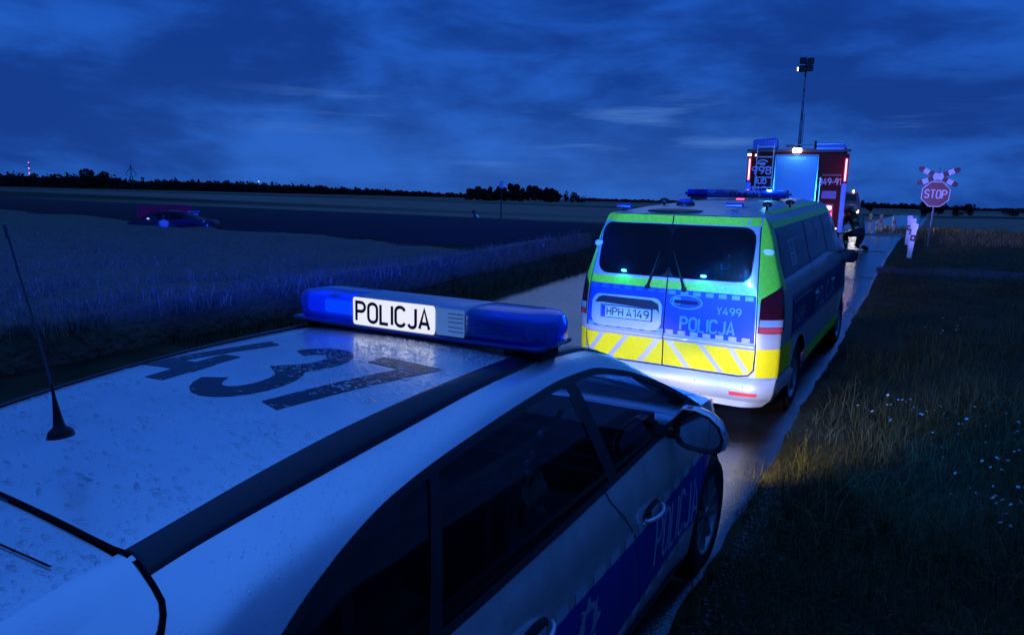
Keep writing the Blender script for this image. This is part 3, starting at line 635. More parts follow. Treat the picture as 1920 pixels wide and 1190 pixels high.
for s in (-1, 1):
    hl = decal('headlight', [[(s * .50, 4.50), (s * .62, 4.34), (s * .70, 4.30), (s * .745, 4.36), (s * .70, 4.50), (s * .58, 4.60)]], lambda x, y: (x, y, hoodz(x, y) + .003), CLEARLENS, car, cell=.06)
    lt = bpy.data.lights.new('headlight_beam', 'SPOT'); lt.energy = 125 if s > 0 else 80; lt.color = (1.0, .80, .52); lt.spot_size = R(70); lt.spot_blend = .6; lt.shadow_soft_size = .05
    lo_ = bpy.data.objects.new('headlight_beam', lt); col.objects.link(lo_); lo_.parent = car; lo_.location = (s * .62, 4.86, .62); lo_.rotation_euler = (R(90 - 17), 0, R(-3 if s > 0 else 2))
# roof number 437, read from behind
num = text2d('4', -.47, 1.39, .53, .092, width=.23) + text2d('3', -.115, 1.39, .52, .092, width=.215) + text2d('7', .185, 1.385, .53, .092, width=.20)
decal('roof_number', num, lambda x, y: (x, y, roofz(x, y) + .0016), DIGIT, car, cell=.05)
# aerial
bm = bmesh.new()
for k, (z, rx_, ry_) in enumerate([(1.455, .034, .050), (1.475, .028, .042), (1.488, .014, .016), (1.535, .009, .010), (1.57, .005, .006)]): pass
sec = [(1.460, .036, .052, 0), (1.474, .031, .045, 0), (1.486, .015, .022, -.002), (1.51, .013, .016, -.004), (1.555, .006, .007, -.008), (1.60, .0035, .0035, -.012)]
V = []; F = []
for z, a, b, o in sec:
    for k in range(14): an = 2 * math.pi * k / 14; V.append((.11 + a * .62 * math.cos(an), .885 + o + b * .62 * math.sin(an), z + .030))
for i in range(len(sec) - 1):
    for k in range(14): F.append((i * 14 + k, i * 14 + (k + 1) % 14, (i + 1) * 14 + (k + 1) % 14, (i + 1) * 14 + k))
bm.free()
ant = mo('roof_aerial', V, F + [tuple(range(13, -1, -1))], BLACKTRIM, car, True)
bm = bmesh.new(); pts = [(.11, .873, 1.62), (.108, .852, 1.75), (.104, .83, 1.87), (.10, .815, 1.965)]; tube(bm, pts, .0028, 6); cyl(bm, (.1, .815, 1.955), (.099, .811, 1.985), .0045, seg=8)
cyl(bm, (.108, .853, 1.745), (.108, .851, 1.756), .0035, seg=8); bo('aerial_whip', bm, mat('aerial whip', (.25, .24, .3), .3, metal=.6), ant)
# door mirrors
for s in (-1, 1):
    out = [(.895, .99), (.90, 1.10), (.925, 1.135), (.985, 1.135), (1.05, 1.115), (1.10, 1.075), (1.125, 1.02), (1.118, .975), (1.08, .948), (.99, .945), (.93, .955)]
    c = np.array([1.0, 1.04]); V = []; F = []; n = len(out)
    rings = [(0, 1.0), (.006, 1.02), (.05, 1.0), (.10, .86), (.135, .60), (.15, .25)]
    for d, k in rings:
        for a in out: q = c + (np.array(a) - c) * k; V.append((s * q[0], 3.17 + d, q[1]))
    for i in range(len(rings) - 1):
        for k in range(n): F.append((i * n + k, i * n + (k + 1) % n, (i + 1) * n + (k + 1) % n, (i + 1) * n + k))
    F.append(tuple(range((len(rings) - 1) * n, len(rings) * n)))
    me = bpy.data.meshes.new('door_mirror'); me.from_pydata(V, [], F); bm = bmesh.new(); bm.from_mesh(me); bmesh.ops.subdivide_edges(bm, edges=bm.edges, cuts=1, smooth=.6); bmesh.ops.recalc_face_normals(bm, faces=bm.faces); bm.to_mesh(me); bm.free()
    mir = link('door_mirror', me, car, True, BLACKTRIM)
    for p_ in me.polygons: pass
    rim_ = [tuple(c + (np.array(a) - c) * .995) for a in out]
    ins = [tuple(c + (np.array(a) - c) * .84) for a in out]
    capo = [(.90, 1.10), (.925, 1.135), (.985, 1.136), (1.05, 1.117), (1.10, 1.077), (1.126, 1.02), (1.119, .975)]
    V = []; F = []
    for d, k in ((-.004, .97), (-.006, 1.035), (.02, 1.05), (.06, 1.03), (.105, .89)):
        for a in capo: q = c + (np.array(a) - c) * k; V.append((s * q[0], 3.17 + d, q[1]))
    for i in range(4):
        for k in range(6): F.append((i * 7 + k, i * 7 + k + 1, (i + 1) * 7 + k + 1, (i + 1) * 7 + k))
    mo('mirror_cap', V, F, SILVER, mir, True)
    V = [(s * a, 3.168, b) for a, b in rim_] + [(s * a, 3.174, b) for a, b in ins] + [(s * a, 3.20, b) for a, b in ins]
    F = [(k, (k + 1) % n, n + (k + 1) % n, n + k) for k in range(n)] + [(n + k, n + (k + 1) % n, 2 * n + (k + 1) % n, 2 * n + k) for k in range(n)]
    mo('mirror_surround', V, F, BLACKTRIM, mir, True)
    gls = [tuple(c + (np.array(a) - c) * .855) for a in out]
    mo('mirror_glass', [(s * a, 3.186 + .04 * (b - 1.04), b) for a, b in gls], [tuple(range(n))], mat('mirror glass', (.75, .78, .82), .04, metal=1.0), mir)
    bm = bmesh.new(); box(bm, (s * .885, 3.22, .995), (.10, .07, .04), .012); bo('mirror_arm', bm, BLACKTRIM, mir)
# wheels
def wheel(parent, x, y, r, wdt, s, spokes=10, zc=None):
    zc = r if zc is None else zc
    t = lathe('wheel', [(s * (-wdt / 2), r * .66), (s * (-wdt / 2), r * .93), (s * (-wdt / 2 + .02), r), (s * (wdt / 2 - .02), r), (s * wdt / 2, r * .93), (s * (wdt / 2 - .004), r * .80), (s * (wdt / 2 - .012), r * .68)], RUBBER, parent, c=(x, y, zc))
    bm = bmesh.new()
    for k in range(spokes):
        a = 2 * math.pi * k / spokes; m_ = Matrix.Rotation(a, 4, 'X')
        box(bm, (0, 0, r * .40), (.03, r * .10, r * .54), .006)
    bm.free()
    bm = bmesh.new()
    for k in range(spokes):
        a = 2 * math.pi * k / spokes
        bmx = bmesh.ops.create_cube(bm, size=1.0)['verts']; bmesh.ops.scale(bm, vec=(.026, r * .085, r * .56), verts=bmx); bmesh.ops.translate(bm, vec=(0, 0, r * .40), verts=bmx)
        bmesh.ops.rotate(bm, cent=(0, 0, 0), matrix=Matrix.Rotation(a, 3, 'X'), verts=bmx)
    bmesh.ops.translate(bm, vec=(x + s * (wdt / 2 - .03), y, zc), verts=bm.verts); bo('rim_spokes', bm, RIM, t)
    lathe('rim', [(s * (wdt / 2 - .008), r * .70), (s * (wdt / 2 - .02), r * .66), (s * (wdt / 2 - .06), r * .62), (s * (wdt / 2 - .06), r * .10), (s * (wdt / 2 - .015), r * .13), (s * (wdt / 2 - .015), .001)], RIM, t, c=(x, y, zc))
    return t
for s in (-1, 1):
    for yc in (1.27, 3.93):
        wheel(car, s * .80, yc, .325, .205, s)
        lathe('wheel_arch_liner', [(s * .55, .38), (s * .86, .375)], SEAM, car, c=(0, yc, .32), seg=30)
bx('underbody', (0, 2.5, .27), (1.5, 3.9, .12), SEAM, car)
# cabin
def seat(x, y, w=.50):
    bm = bmesh.new(); box(bm, (x, y, .50), (w, .50, .16), .05); box(bm, (x, y - .30, .80), (w * .96, .14, .60), .05, None); se = bo('seat', bm, SEATF, car)
    bm = bmesh.new(); box(bm, (x, y - .34, 1.17), (.26, .10, .17), .04); cyl(bm, (x - .06, y - .33, 1.05), (x - .06, y - .33, 1.14), .007); cyl(bm, (x + .06, y - .33, 1.05), (x + .06, y - .33, 1.14), .007); bo('headrest', bm, SEATF, se)
seat(-.36, 2.45); seat(.36, 2.45)
bm = bmesh.new(); box(bm, (0, 1.55, .50), (1.3, .5, .18), .05); box(bm, (0, 1.26, .80), (1.3, .14, .58), .05); bo('rear_bench', bm, SEATF, car)
bm = bmesh.new(); box(bm, (0, 3.42, .88), (1.42, .50, .16), .06); box(bm, (0, 3.2, .72), (1.4, .25, .2), .05); bo('dashboard', bm, CABIN, car)
bx('cabin_floor', (0, 2.3, .36), (1.5, 2.8, .06), CABIN, car); 
grid('headliner', lambda y, t: (t * .52, y, zi(y) - .03), lin(.8, 2.9, 8), [-1, 0, 1], CABIN, car)
bx('load_floor', (0, .80, .62), (1.3, .8, .05), CABIN, car)
for s in (-1, 1): bx('door_card', (s * .76, 2.3, .66), (.06, 2.9, .56), CABIN, car, .02)
bm = bmesh.new(); cc = Vector((-.36, 3.02, .98)); ax = Vector((0, .9, -.42)).normalized(); e1 = Vector((1, 0, 0)); e2 = ax.cross(e1)
tube(bm, [cc + (e1 * math.cos(a) + e2 * math.sin(a)) * .185 for a in lin(0, 2 * math.pi, 29)], .014, 8)
for a in (0, math.pi, -math.pi / 2): tube(bm, [cc, cc + (e1 * math.cos(a) + e2 * math.sin(a)) * .18], .014, 6)
ball(bm, cc, .06, (1, .6, .8)); bo('steering_wheel', bm, CABIN, car, True)
bm = bmesh.new(); box(bm, (0, 2.93, 1.33), (.22, .03, .07), .012); bo('rear_view_mirror', bm, CABIN, car)
# reflective waistcoat over the passenger seat back
V, F = gpiece(lambda u, t: (.50 + .015 * math.sin(9 * t + 4 * u), 2.44 + .20 * u + .02 * t, .99 - .07 * u - .20 * t), lin(0, 1, 8), lin(0, 1, 10))
vest = mo('waistcoat', V, F, HIVIS, None, True); vest.location = (CX, 0, 0); tag(vest, 'green waistcoat hanging from the belt beside the front seat inside the silver police car', 'waistcoat')
bm = bmesh.new(); box(bm, (.505, 2.47, 1.01), (.012, .07, .022), .003); box(bm, (.505, 2.50, 1.03), (.012, .035, .03), .003); bo('badge', bm, mat('bright badge', (.9, .55, .6), .25), vest)
bm = bmesh.new(); tube(bm, [(.66, 2.44, 1.26), (.52, 2.50, 1.00), (.40, 2.60, .66)], .012, 6); bo('seat_belt', bm, SEATF, car)
bx('belt_buckle', (.53, 2.52, 1.12), (.012, .035, .022), mat('pale buckle', (.9, .85, .8), .25), car)
# light bar ---------------------------------------------------------
lb_base = bmesh.new(); ZB = 1.515
box(lb_base, (.015, 2.42, ZB - .004), (1.20, .24, .022), .008)
for xf in (-.46, .49): box(lb_base, (xf, 2.42, 1.492), (.05, .20, .040), .008)
for xf in (-.56, .585): box(lb_base, (xf, 2.42, 1.482), (.06, .16, .05), .01)
lbar = bo('light_bar', lb_base, BLACKTRIM, car)
def bar_shape(name, x0, x1, m, yr=lambda x: 2.285 - .02 * (1 - ((x + .03) / .62) ** 2), yf=lambda x: 2.545, z0=1.525, z1=1.648, tipl=0, tipr=0, parent=None, n=14):
    V = []; F = []; K = 16
    for i in range(n):
        u = i / (n - 1); x = x0 + (x1 - x0) * u
        k = 1.0
        if tipl and u < .22: k = .50 + .50 * math.sin(math.pi / 2 * (u / .22)) ** .8
        if tipr and u > .72: k = .45 + .55 * math.cos(math.pi / 2 * ((u - .72) / .28)) ** .8
        a, b = yr(x), yf(x); cy_, hy = (a + b) / 2, (b - a) / 2 * k; cz_, hz = (z0 + z1) / 2, (z1 - z0) / 2 * (.55 + .45 * k)
        if tipr or tipl: cz_ = z0 + hz
        for j in range(K):
            an = 2 * math.pi * j / K; cx_, sx_ = math.cos(an), math.sin(an)
            V.append((x, cy_ + hy * math.copysign(abs(cx_) ** .35, cx_), cz_ + hz * math.copysign(abs(sx_) ** .45, sx_)))
    for i in range(n - 1):
        for j in range(K): F.append((i * K + j, i * K + (j + 1) % K, (i + 1) * K + (j + 1) % K, (i + 1) * K + j))
    F += [tuple(range(K)), tuple(range((n - 1) * K, n * K))]
    o = mo(name, V, F, m, parent, True); bm = bmesh.new(); bm.from_mesh(o.data); bmesh.ops.recalc_face_normals(bm, faces=bm.faces); bm.to_mesh(o.data); bm.free()
    return o
bar_shape('blue_lens', -.615, -.243, BLUEDOME, tipl=1, parent=lbar)
bar_shape('sign_housing', -.243, .325, mat('milky sign housing', (.34, .42, .60), .28, metal=.35, spec=.6), parent=lbar)
bar_shape('blue_lens', .325, .66, BLUEDOME, tipr=1, parent=lbar)
bar_shape('lens_base_rim', -.60, .64, mat('blue rim trim', (.02, .06, .30), .3), z0=1.512, z1=1.530, yr=lambda x: 2.272 - .02 * (1 - ((x + .03) / .62) ** 2), yf=lambda x: 2.555, parent=lbar)
yrf = lambda x: 2.285 - .02 * (1 - ((x + .03) / .62) ** 2) - .0035
sg = decal('sign_panel', [roundrect(-.236, 1.530, .186, 1.645, .012)], lambda x, z: (x, yrf(x) - .001, z), SIGNLIT, lbar, cell=.05)
decal('sign_lettering', text2d('POLICJA', -.215, 1.548, .077, .0135, width=.375), lambda x, z: (x, yrf(x) - .0035, z), SIGNTXT, lbar, cell=.05)
rf = decal('clear_reflector', [roundrect(.192, 1.534, .322, 1.640, .006)], lambda x, z: (x, yrf(x) - .0015, z), mat('ribbed window with added glow', (.55, .68, .85), .22, metal=.5, spec=.8, bump=(120, .7, .004), emit=(.12, .28, .60), estr=.32), lbar, cell=.03)  # weak glow added for light spilling over from the lit sign
bm = bmesh.new(); box(bm, (-.42, 2.40, 1.582), (.34, .11, .085), .01); bo('reflector_block_lit', bm, mat('lit blue reflector', (.01, .1, .8), .3, emit=(0.0, .075, 1.0), estr=.75, bump=(60, .8, .01)), lbar)
bm = bmesh.new(); box(bm, (-.36, 2.335, 1.580), (.20, .02, .055), .004); bo('lamp_module_lit', bm, mat('lit cyan blue core', (.01, .1, .8), .3, emit=(0.0, .30, 1.0), estr=1.1, bump=(90, .8, .01)), lbar)
bm = bmesh.new(); box(bm, (.50, 2.42, 1.570), (.24, .12, .07), .01); bo('reflector_block', bm, mat('blue tinted reflector', (.25, .3, .5), .25, metal=.7, bump=(60, .8, .01)), lbar)
bm = bmesh.new(); box(bm, (.40, 2.33, 1.575), (.10, .02, .07), .004); bo('lamp_module', bm, mat('dark strobe module', (.03, .04, .08), .3), lbar)
bm = bmesh.new(); box(bm, (-.395, 2.33, 1.628), (.05, .03, .012), .002); box(bm, (-.27, 2.33, 1.60), (.03, .02, .06), .002); bo('module_clip', bm, CHROME, lbar)
bm = bmesh.new()
for z in (1.56, 1.575, 1.59, 1.605): box(bm, (.47, 2.2745, z), (.21, .004, .0035))
bo('lens_ribs', bm, BLUELENS, lbar)
for z in (1.553, 1.570, 1.590, 1.606, 1.622): bx('window_rib', (.257, 2.2655, z), (.118, .003, .0028), mat('rib shade', (.05, .09, .2), .3), lbar)
bx('window_module', (.235, 2.2660, 1.598), (.045, .003, .022), mat('pale module', (.5, .7, .8), .3, emit=(.25, .5, .6), estr=.25), lbar)
bm = bmesh.new()
for x in (-.47, -.33, .02, .40, .52): box(bm, (x, 2.556, 1.575), (.040, .006, .018))
bo('strobe_diodes', bm, LED, lbar)
for (x, y, z, e, rz_, pit, sz) in ((-.40, 2.62, 1.60, 900, 0, 80, 84), (.45, 2.62, 1.60, 520, 0, 80, 84)):
    lt = bpy.data.lights.new('strobe_light', 'SPOT'); lt.energy = e; lt.color = (.015, .20, 1.0); lt.spot_size = R(sz); lt.spot_blend = .6; lt.shadow_soft_size = .04
    o = bpy.data.objects.new('strobe_light', lt); col.objects.link(o); o.parent = car; o.location = (x, y, z); o.rotation_euler = (R(pit), 0, R(rz_))
lt = bpy.data.lights.new('lime_fill_light', 'SPOT'); lt.energy = 85; lt.color = (1.0, .88, .55); lt.spot_size = R(60); lt.spot_blend = .8; lt.shadow_soft_size = .05  # added fill that brightens the van's lime film, not a lamp of the bar
o = bpy.data.objects.new('lime_fill_light', lt); col.objects.link(o); o.parent = car; o.location = (.02, 2.62, 1.60); o.rotation_euler = (R(86), 0, R(3))
lt = bpy.data.lights.new('field_fill_light', 'SPOT'); lt.energy = 52000; lt.color = (.006, .035, 1.0); lt.spot_size = R(130); lt.spot_blend = 1.0; lt.shadow_soft_size = .05  # added blue fill over the left field, in place of lens bloom
o = bpy.data.objects.new('field_fill_light', lt); col.objects.link(o); o.parent = car; o.location = (-.70, 2.42, 1.60); o.rotation_euler = (R(91), 0, R(62)); o.scale = (1, .10, 1)

# rain on the roof, hatch, rails and side: beads and runs as one part
def rain(name, n, fn, region, parent, m, big=.012, streak=2.2, seed=3):
    rr = random.Random(seed); V = []; F = []
    for _ in range(n):
        a, b, wgt = region(rr)
        if wgt < rr.random(): continue
        r0 = .0012 + big * rr.random() ** 3.4 * .5; st = 1 + streak * rr.random() ** 1.5; ang = rr.gauss(0, .25); ca, sa = math.cos(ang), math.sin(ang)
        base = len(V); K = 7; wob = [1 + .35 * (rr.random() - .5) for _ in range(K)]
        for ring, (k, h) in enumerate(((1.0, -.0004), (.8, .42), (.4, .72))):
            for j in range(K):
                an = 2 * math.pi * j / K; u = r0 * k * wob[j] * math.cos(an) * st; v = r0 * k * wob[j] * math.sin(an)
                p = fn(a + u * ca - v * sa, b + u * sa + v * ca, h * min(r0, .0035) * .58); V.append(p)
        V.append(fn(a, b, .78 * min(r0, .0035) * .58))
        for q in range(2):
            for j in range(K): F.append((base + q * K + j, base + q * K + (j + 1) % K, base + (q + 1) * K + (j + 1) % K, base + (q + 1) * K + j))
        for j in range(K): F.append((base + 2 * K + j, base + 2 * K + (j + 1) % K, base + 3 * K))
    o = mo(name, V, F, m, parent, True); bm = bmesh.new(); bm.from_mesh(o.data); bmesh.ops.recalc_face_normals(bm, faces=bm.faces); bm.to_mesh(o.data); bm.free()
    return tag(o, kind='stuff')
DROP = bpy.data.materials.new('rain bead'); DROP.use_nodes = True; t = DROP.node_tree; t.nodes.clear()
o_ = t.nodes.new('ShaderNodeOutputMaterial'); m_1 = t.nodes.new('ShaderNodeMixShader'); a_ = t.nodes.new('ShaderNodeBsdfTransparent'); b_g = t.nodes.new('ShaderNodeBsdfGlossy'); b_g.inputs['Roughness'].default_value = .07
a_.inputs[0].default_value = (.93, .95, .97, 1); lw = t.nodes.new('ShaderNodeLayerWeight'); lw.inputs[0].default_value = .35; mr_ = t.nodes.new('ShaderNodeMapRange'); t.links.new(lw.outputs['Facing'], mr_.inputs[0]); mr_.inputs[3].default_value = .22; mr_.inputs[4].default_value = .80
t.links.new(mr_.outputs[0], m_1.inputs[0]); t.links.new(a_.outputs[0], m_1.inputs[1]); t.links.new(b_g.outputs[0], m_1.inputs[2]); t.links.new(m_1.outputs[0], o_.inputs[0])
def reg_roof(rr):
    x = rr.uniform(-.52, .52); y = rr.uniform(.78, 2.9); d = .22 + .5 * (1 if y < 1.35 else 0)
    if .0 < x < .52 and 1.55 < y < 2.28: d = 1.0
    if -.5 < x < .12 and 1.36 < y < 1.98: d = .10
    return x, y, d * (.4 + .6 * (hash2(x * 9, y * 9) > -.2))
rain('rain_beads', 9000, lambda x, y, h: (x, y, roofz(x, y) + .0016 + h), reg_roof, car, DROP, big=.0105, streak=3.6)
def reg_close(rr): return rr.uniform(-.1, .52), rr.uniform(1.6, 2.28), 1.0
rain('rain_beads', 2600, lambda x, y, h: (x, y, roofz(x, y) + .0016 + h), reg_close, car, DROP, big=.008, streak=1.2, seed=9)
rain('rain_beads', 2600, lambda x, y, h: (x, y, roofz(x, y) - .003 + h), lambda rr: (rr.uniform(-.50, .52), rr.uniform(.34, .74), .9), car, DROP, big=.010, seed=5)
def sd_fn(y, z, h): return (sideX(y, z) + .0002 + h, y, z)
rain('rain_beads', 1800, lambda y, q, h: (lambda p: (p[0] + h * .6, p[1], p[2] + h * .8))(cantpt(1, y, q)), lambda rr: (rr.uniform(.85, 2.9), rr.uniform(.08, .9), .9), car, DROP, big=.006, streak=.5, seed=16)
rain('rain_beads', 1500, sd_fn, lambda rr: (rr.uniform(1.1, 3.4), rr.uniform(.74, .955), .9), car, DROP, big=.005, streak=.4, seed=6)

# ================================================================== POLICE VAN
van = thing('police_van', 'police van with yellow striped rear doors, parked just ahead of the silver car', 'police van', (-2.037, 6.587, 0), -0.0232, rx=0.0436)
Wp = hermite([.20, .28, .36, .50, .70, .83, 1.05, 1.30, 1.36, 1.55, 1.70, 1.80, 1.87, 1.94], [.80, .90, .945, .965, .972, .972, .968, .945, .930, .872, .835, .802, .772, .735])
top_e = hermite([-.3, 0, 3.3, 3.75, 4.15, 4.55, 4.95, 5.12], [1.935, 1.94, 1.955, 1.90, 1.58, 1.16, 1.02, .85])
def vX(y, z):
    x = Wp(z)
    if y > 4.0: x -= .22 * ((y - 4.0) / 1.12) ** 2.4
    if y > 3.4 and z > 1.4: x -= .05 * sstep((y - 3.4) / .8)
    for yc in (1.045, 4.245):
        d = math.hypot(y - yc, z - .36); x += .014 * math.exp(-((d - .43) / .08) ** 2)
    return x
def rear_y(x, z):
    W = Wp(z); lean = .125 * max(z - .95, 0) + .10 * max(z - 1.80, 0) * 2
    q = max(abs(x) - (W - .22), 0) / .22
    return lean + .115 * q ** 2.2
def v_arch(y):
    zb = .24
    for yc in (1.045, 4.245):
        d = abs(y - yc)
        if d < .40: zb = max(zb, .35 + math.sqrt(.16 - d * d))
    return zb
vz = [.24, .30, .36, .44, .52, .60, .68, .76, .80, .84, .92, 1.0, 1.1, 1.2, 1.3, 1.36, 1.42, 1.5, 1.6, 1.7, 1.8, 1.86, 1.90, 1.94]
grid('rear_body', lambda z, t: (t * Wp(z), rear_y(t * Wp(z), z), z), vz, lin(-1, 1, 49), VSILVER, van)
vy = sorted(set(lin(.16, 5.12, 90) + [yc + sg_ * .40 * math.cos(R(a)) for yc in (1.045, 4.245) for sg_ in (-1, 1) for a in (1, 4, 9, 16, 26, 40, 60, 80)]))
VS = {}
for s in (-1, 1):
    def side(y, t):
        z0, z1 = v_arch(y), top_e(y); z = z1 + (z0 - z1) * t
        yy = y
        if y < .6: k = (y - .16) / .44; yy = rear_y(Wp(z), z) * (1 - k) + .6 * k
        return (s * vX(yy, z), yy, z)
    grid('side_panel', side, vy, lin(0, 1, 27), VSILVER, van, flip=(s < 0))
def vroof(y, t):
    e = vX(y, top_e(y)); h = .055 if y < 3.4 else .055 - .03 * sstep((y - 3.4) / .6)
    yy = y
    if y < .6: k = (y - .16) / .44; yy = rear_y(t * e, 1.94) * (1 - k) + .6 * k
    rib = .006 * (0.5 + .5 * math.cos(t * 26)) if .5 < y < 3.2 and abs(t) < .8 else 0
    hh = h * (1 - abs(t) ** 3.2) * sstep((y - .10) / .5) if y < .6 else h * (1 - abs(t) ** 3.2)
    return (t * e, yy, top_e(y) + hh + rib * sstep((y - .5) / .2))
grid('roof', vroof, [y for y in vy if y <= 3.65], lin(-1, 1, 41), mat('van roof paint', (.50, .56, .62), .32, metal=.4, spec=.5, bump=(90, .25, .002)), van)
grid('windscreen', vroof, [3.6] + [y for y in vy if 3.65 < y <= 4.5], lin(-1, 1, 21), DARKGLASS, van)
grid('bonnet', vroof, [y for y in vy if y > 4.45], lin(-1, 1, 21), VSILVER, van)
bx('underbody', (0, 2.5, .33), (1.6, 4.6, .14), SEAM, van)
RP = lambda o: (lambda x, z: (x, rear_y(x, z) - o, z))
SPL = -.062
# window, two leaves read as one dark sheet
decal('rear_window', [roundrect(-.775, 1.375, SPL - .002, 1.850, .10)], RP(.004), DARKGLASS, van, cell=.06)
decal('rear_window', [roundrect(SPL + .004, 1.375, .700, 1.842, .10)], RP(.004), DARKGLASS, van, cell=.06)
decal('window_blackout', [roundrect(-.785, 1.366, .708, 1.858, .11)], RP(.0022), mat('blackout border', (.006, .007, .02), .25), van, cell=.06)
decal('window_divider', [[(-.30, 1.375), (-.02, 1.375), (.02, 1.845), (-.26, 1.85)]], RP(.0030), mat('blackout centre', (.004, .004, .010), .3), van, cell=.06)
# lime bands
decal('lime_top_band', [[(-.785, 1.866), (SPL - .006, 1.866), (SPL - .006, 1.938), (-.745, 1.938)]], RP(.003), FLUO, van, cell=.06)
decal('lime_top_band', [[(SPL + .006, 1.866), (.727, 1.866), (.715, 1.938), (SPL + .006, 1.938)]], RP(.003), FLUO, van, cell=.06)
def capf(o):
    def f(x, t):   # from the rear edge over onto the roof
        e = vX(.16, 1.94); tt_ = x / e; y0 = rear_y(x, 1.94); h = .055 * (1 - abs(tt_) ** 3.2)
        y = y0 + t; k = min((t + .02) / .44, 1)
        yv = .16 + k * .44; p = vroof(yv, tt_); return (p[0], p[1] - .001, p[2] + o)
    return f
for a, b in ((-.735, SPL - .006), (SPL + .006, .70)):
    decal('lime_roof_edge', [[(a, -.015), (b, -.015), (b, .02), (a, .02)]], capf(.004), FLUO, van, cell=.03)
decal('lime_mid_band', [[(-.855, 1.268), (SPL - .006, 1.262), (SPL - .006, 1.338), (-.850, 1.345)]], RP(.0036), FLUO, van, cell=.06)
decal('lime_mid_band', [[(SPL + .006, 1.262), (.755, 1.262), (.748, 1.338), (SPL + .006, 1.338)]], RP(.0036), FLUO, van, cell=.06)
# blue panels
decal('blue_door_panel', [[(-.868, .842), (SPL - .006, .842), (SPL - .006, 1.262), (-.860, 1.266)]], RP(.003), POLBLUE, van, cell=.06)
decal('blue_door_panel', [[(SPL + .006, .842), (.775, .842), (.758, 1.262), (SPL + .006, 1.262)]], RP(.003), POLBLUE, van, cell=.06)
SQD = mat('dim blue film square', (.03, .12, .50), .3, coat=.3)
for a, b, z0, z1, m_ in ((-.84, SPL - .01, 1.222, 1.258, SQD), (SPL + .02, .75, 1.215, 1.252, PALEBLUE), (-.85, SPL - .01, .846, .884, PALEBLUE), (SPL + .02, .765, .846, .884, REFWHITE)):
    q = []; x = a
    while x + .055 < b: q.append([(x, z0), (x + .072, z0), (x + .072, z1), (x, z1)]); x += .118
    decal('dash_row', q, RP(.0042), m_, van, cell=.08)
# ridge moulding
def ridge(x0, x1, nm):
    grid(nm, lambda x, t: (x, rear_y(x, .81) - .004 - .016 * math.sin(math.pi * t), .782 + .052 * t), lin(x0, x1, 24), lin(0, 1, 7), VSILVER, van)
ridge(-.875, SPL - .006, 'door_moulding'); ridge(SPL + .006, .785, 'door_moulding')
# yellow and lime lower field with silver slanting bars
lowL = [(-.868, .778), (-.868, .70), (-.835, .60), (-.775, .555), (-.70, .540), (SPL - .006, .540), (SPL - .006, .778)]
lowR = [(SPL + .006, .540), (.66, .540), (.735, .556), (.775, .60), (.782, .70), (.782, .778), (SPL + .006, .778)]
decal('yellow_door_field', [lowL], RP(.0032), FLUOY, van, cell=.06)
decal('yellow_door_field', [lowR], RP(.0032), FLUOY, van, cell=.06)
decal('silver_slant_bars', [[(-.835, .60), (-.80, .575), (-.66, .776), (-.72, .776)], [(-.64, .543), (-.58, .543), (-.405, .776), (-.465, .776)], [(-.32, .543), (-.255, .543), (-.085, .776), (-.150, .776)]], RP(.0046), VSILVER, van, cell=.08)
decal('silver_slant_bars', [[(.155, .543), (.215, .543), (.025, .776), (-.035, .776)], [(.47, .543), (.525, .543), (.325, .776), (.270, .776)], [(.70, .560), (.745, .585), (.600, .776), (.545, .776)]], RP(.0046), VSILVER, van, cell=.08)
# gaps of the two doors
gp = [(-.872, .78), (-.872, .68), (-.842, .595), (-.78, .545), (-.70, .530), (.66, .530), (.742, .545), (.785, .60), (.790, .78)]
decal('door_gap', strip([(SPL, .53), (SPL, 1.935)], .009), RP(.0052), SEAM, van, cell=.06)
decal('door_gap', strip(gp, .011), RP(.0050), SEAM, van, cell=.06)
for s, xs in ((-1, [(-.872, .78), (-.868, 1.0), (-.864, 1.2), (-.853, 1.35), (-.82, 1.6), (-.79, 1.86)]), (1, [(.790, .78), (.782, 1.0), (.772, 1.2), (.762, 1.35), (.748, 1.6), (.728, 1.86)])):
    decal('door_gap', strip(xs, .008), RP(.0052), SEAM, van, cell=.06)
# number plate recess
decal('plate_recess', [roundrect(-.800, .868, -.105, 1.150, .075, 7)], RP(.0045), mat('recess bowl', (.40, .52, .55), .3, metal=.2), van, cell=.06)
def ringdec(nm, rr_, wd, o, m_, parent): return decal(nm, strip(rr_, wd, True), RP(o), m_, parent, cell=.2)
ringdec('recess_rim', roundrect(-.806, .862, -.099, 1.156, .08, 7), .016, .008, VSILVER, van)
decal('recess_shade', [[(-.785, 1.075), (-.745, 1.130), (-.70, 1.145), (-.20, 1.140), (-.13, 1.11), (-.115, 1.02), (-.14, 1.055), (-.70, 1.080)]], RP(.0058), mat('recess lip shade', (.006, .008, .03), .5), van, cell=.06)  # dark crescent puts the shade under the recess lip into colour
pf = lambda o: (lambda x, z: (x, rear_y(0, .95) - o, z))
bm = bmesh.new(); box(bm, (-.445, rear_y(0, 1.0) - .014, 1.0), (.535, .012, .128), .004); pl_ = bo('number_plate', bm, mat('plate frame', (.01, .03, .22), .35), van)
decal('plate_face', [roundrect(-.702, .945, -.188, 1.055, .01)], lambda x, z: (x, rear_y(0, 1.0) - .0216, z), mat('plate white', (.35, .58, .72), .35), pl_, cell=.3)
decal('plate_lettering', text2d('HPH', -.640, .962, .076, .0115, width=.165) + text2d('A149', -.435, .962, .076, .0115, width=.222), lambda x, z: (x, rear_y(0, 1.0) - .0228, z), SIGNTXT, pl_, cell=.3)
decal('plate_euro_strip', [[(-.700, .947), (-.660, .947), (-.660, 1.053), (-.700, 1.053)]], lambda x, z: (x, rear_y(0, 1.0) - .0224, z), POLBLUE, pl_, cell=.3)
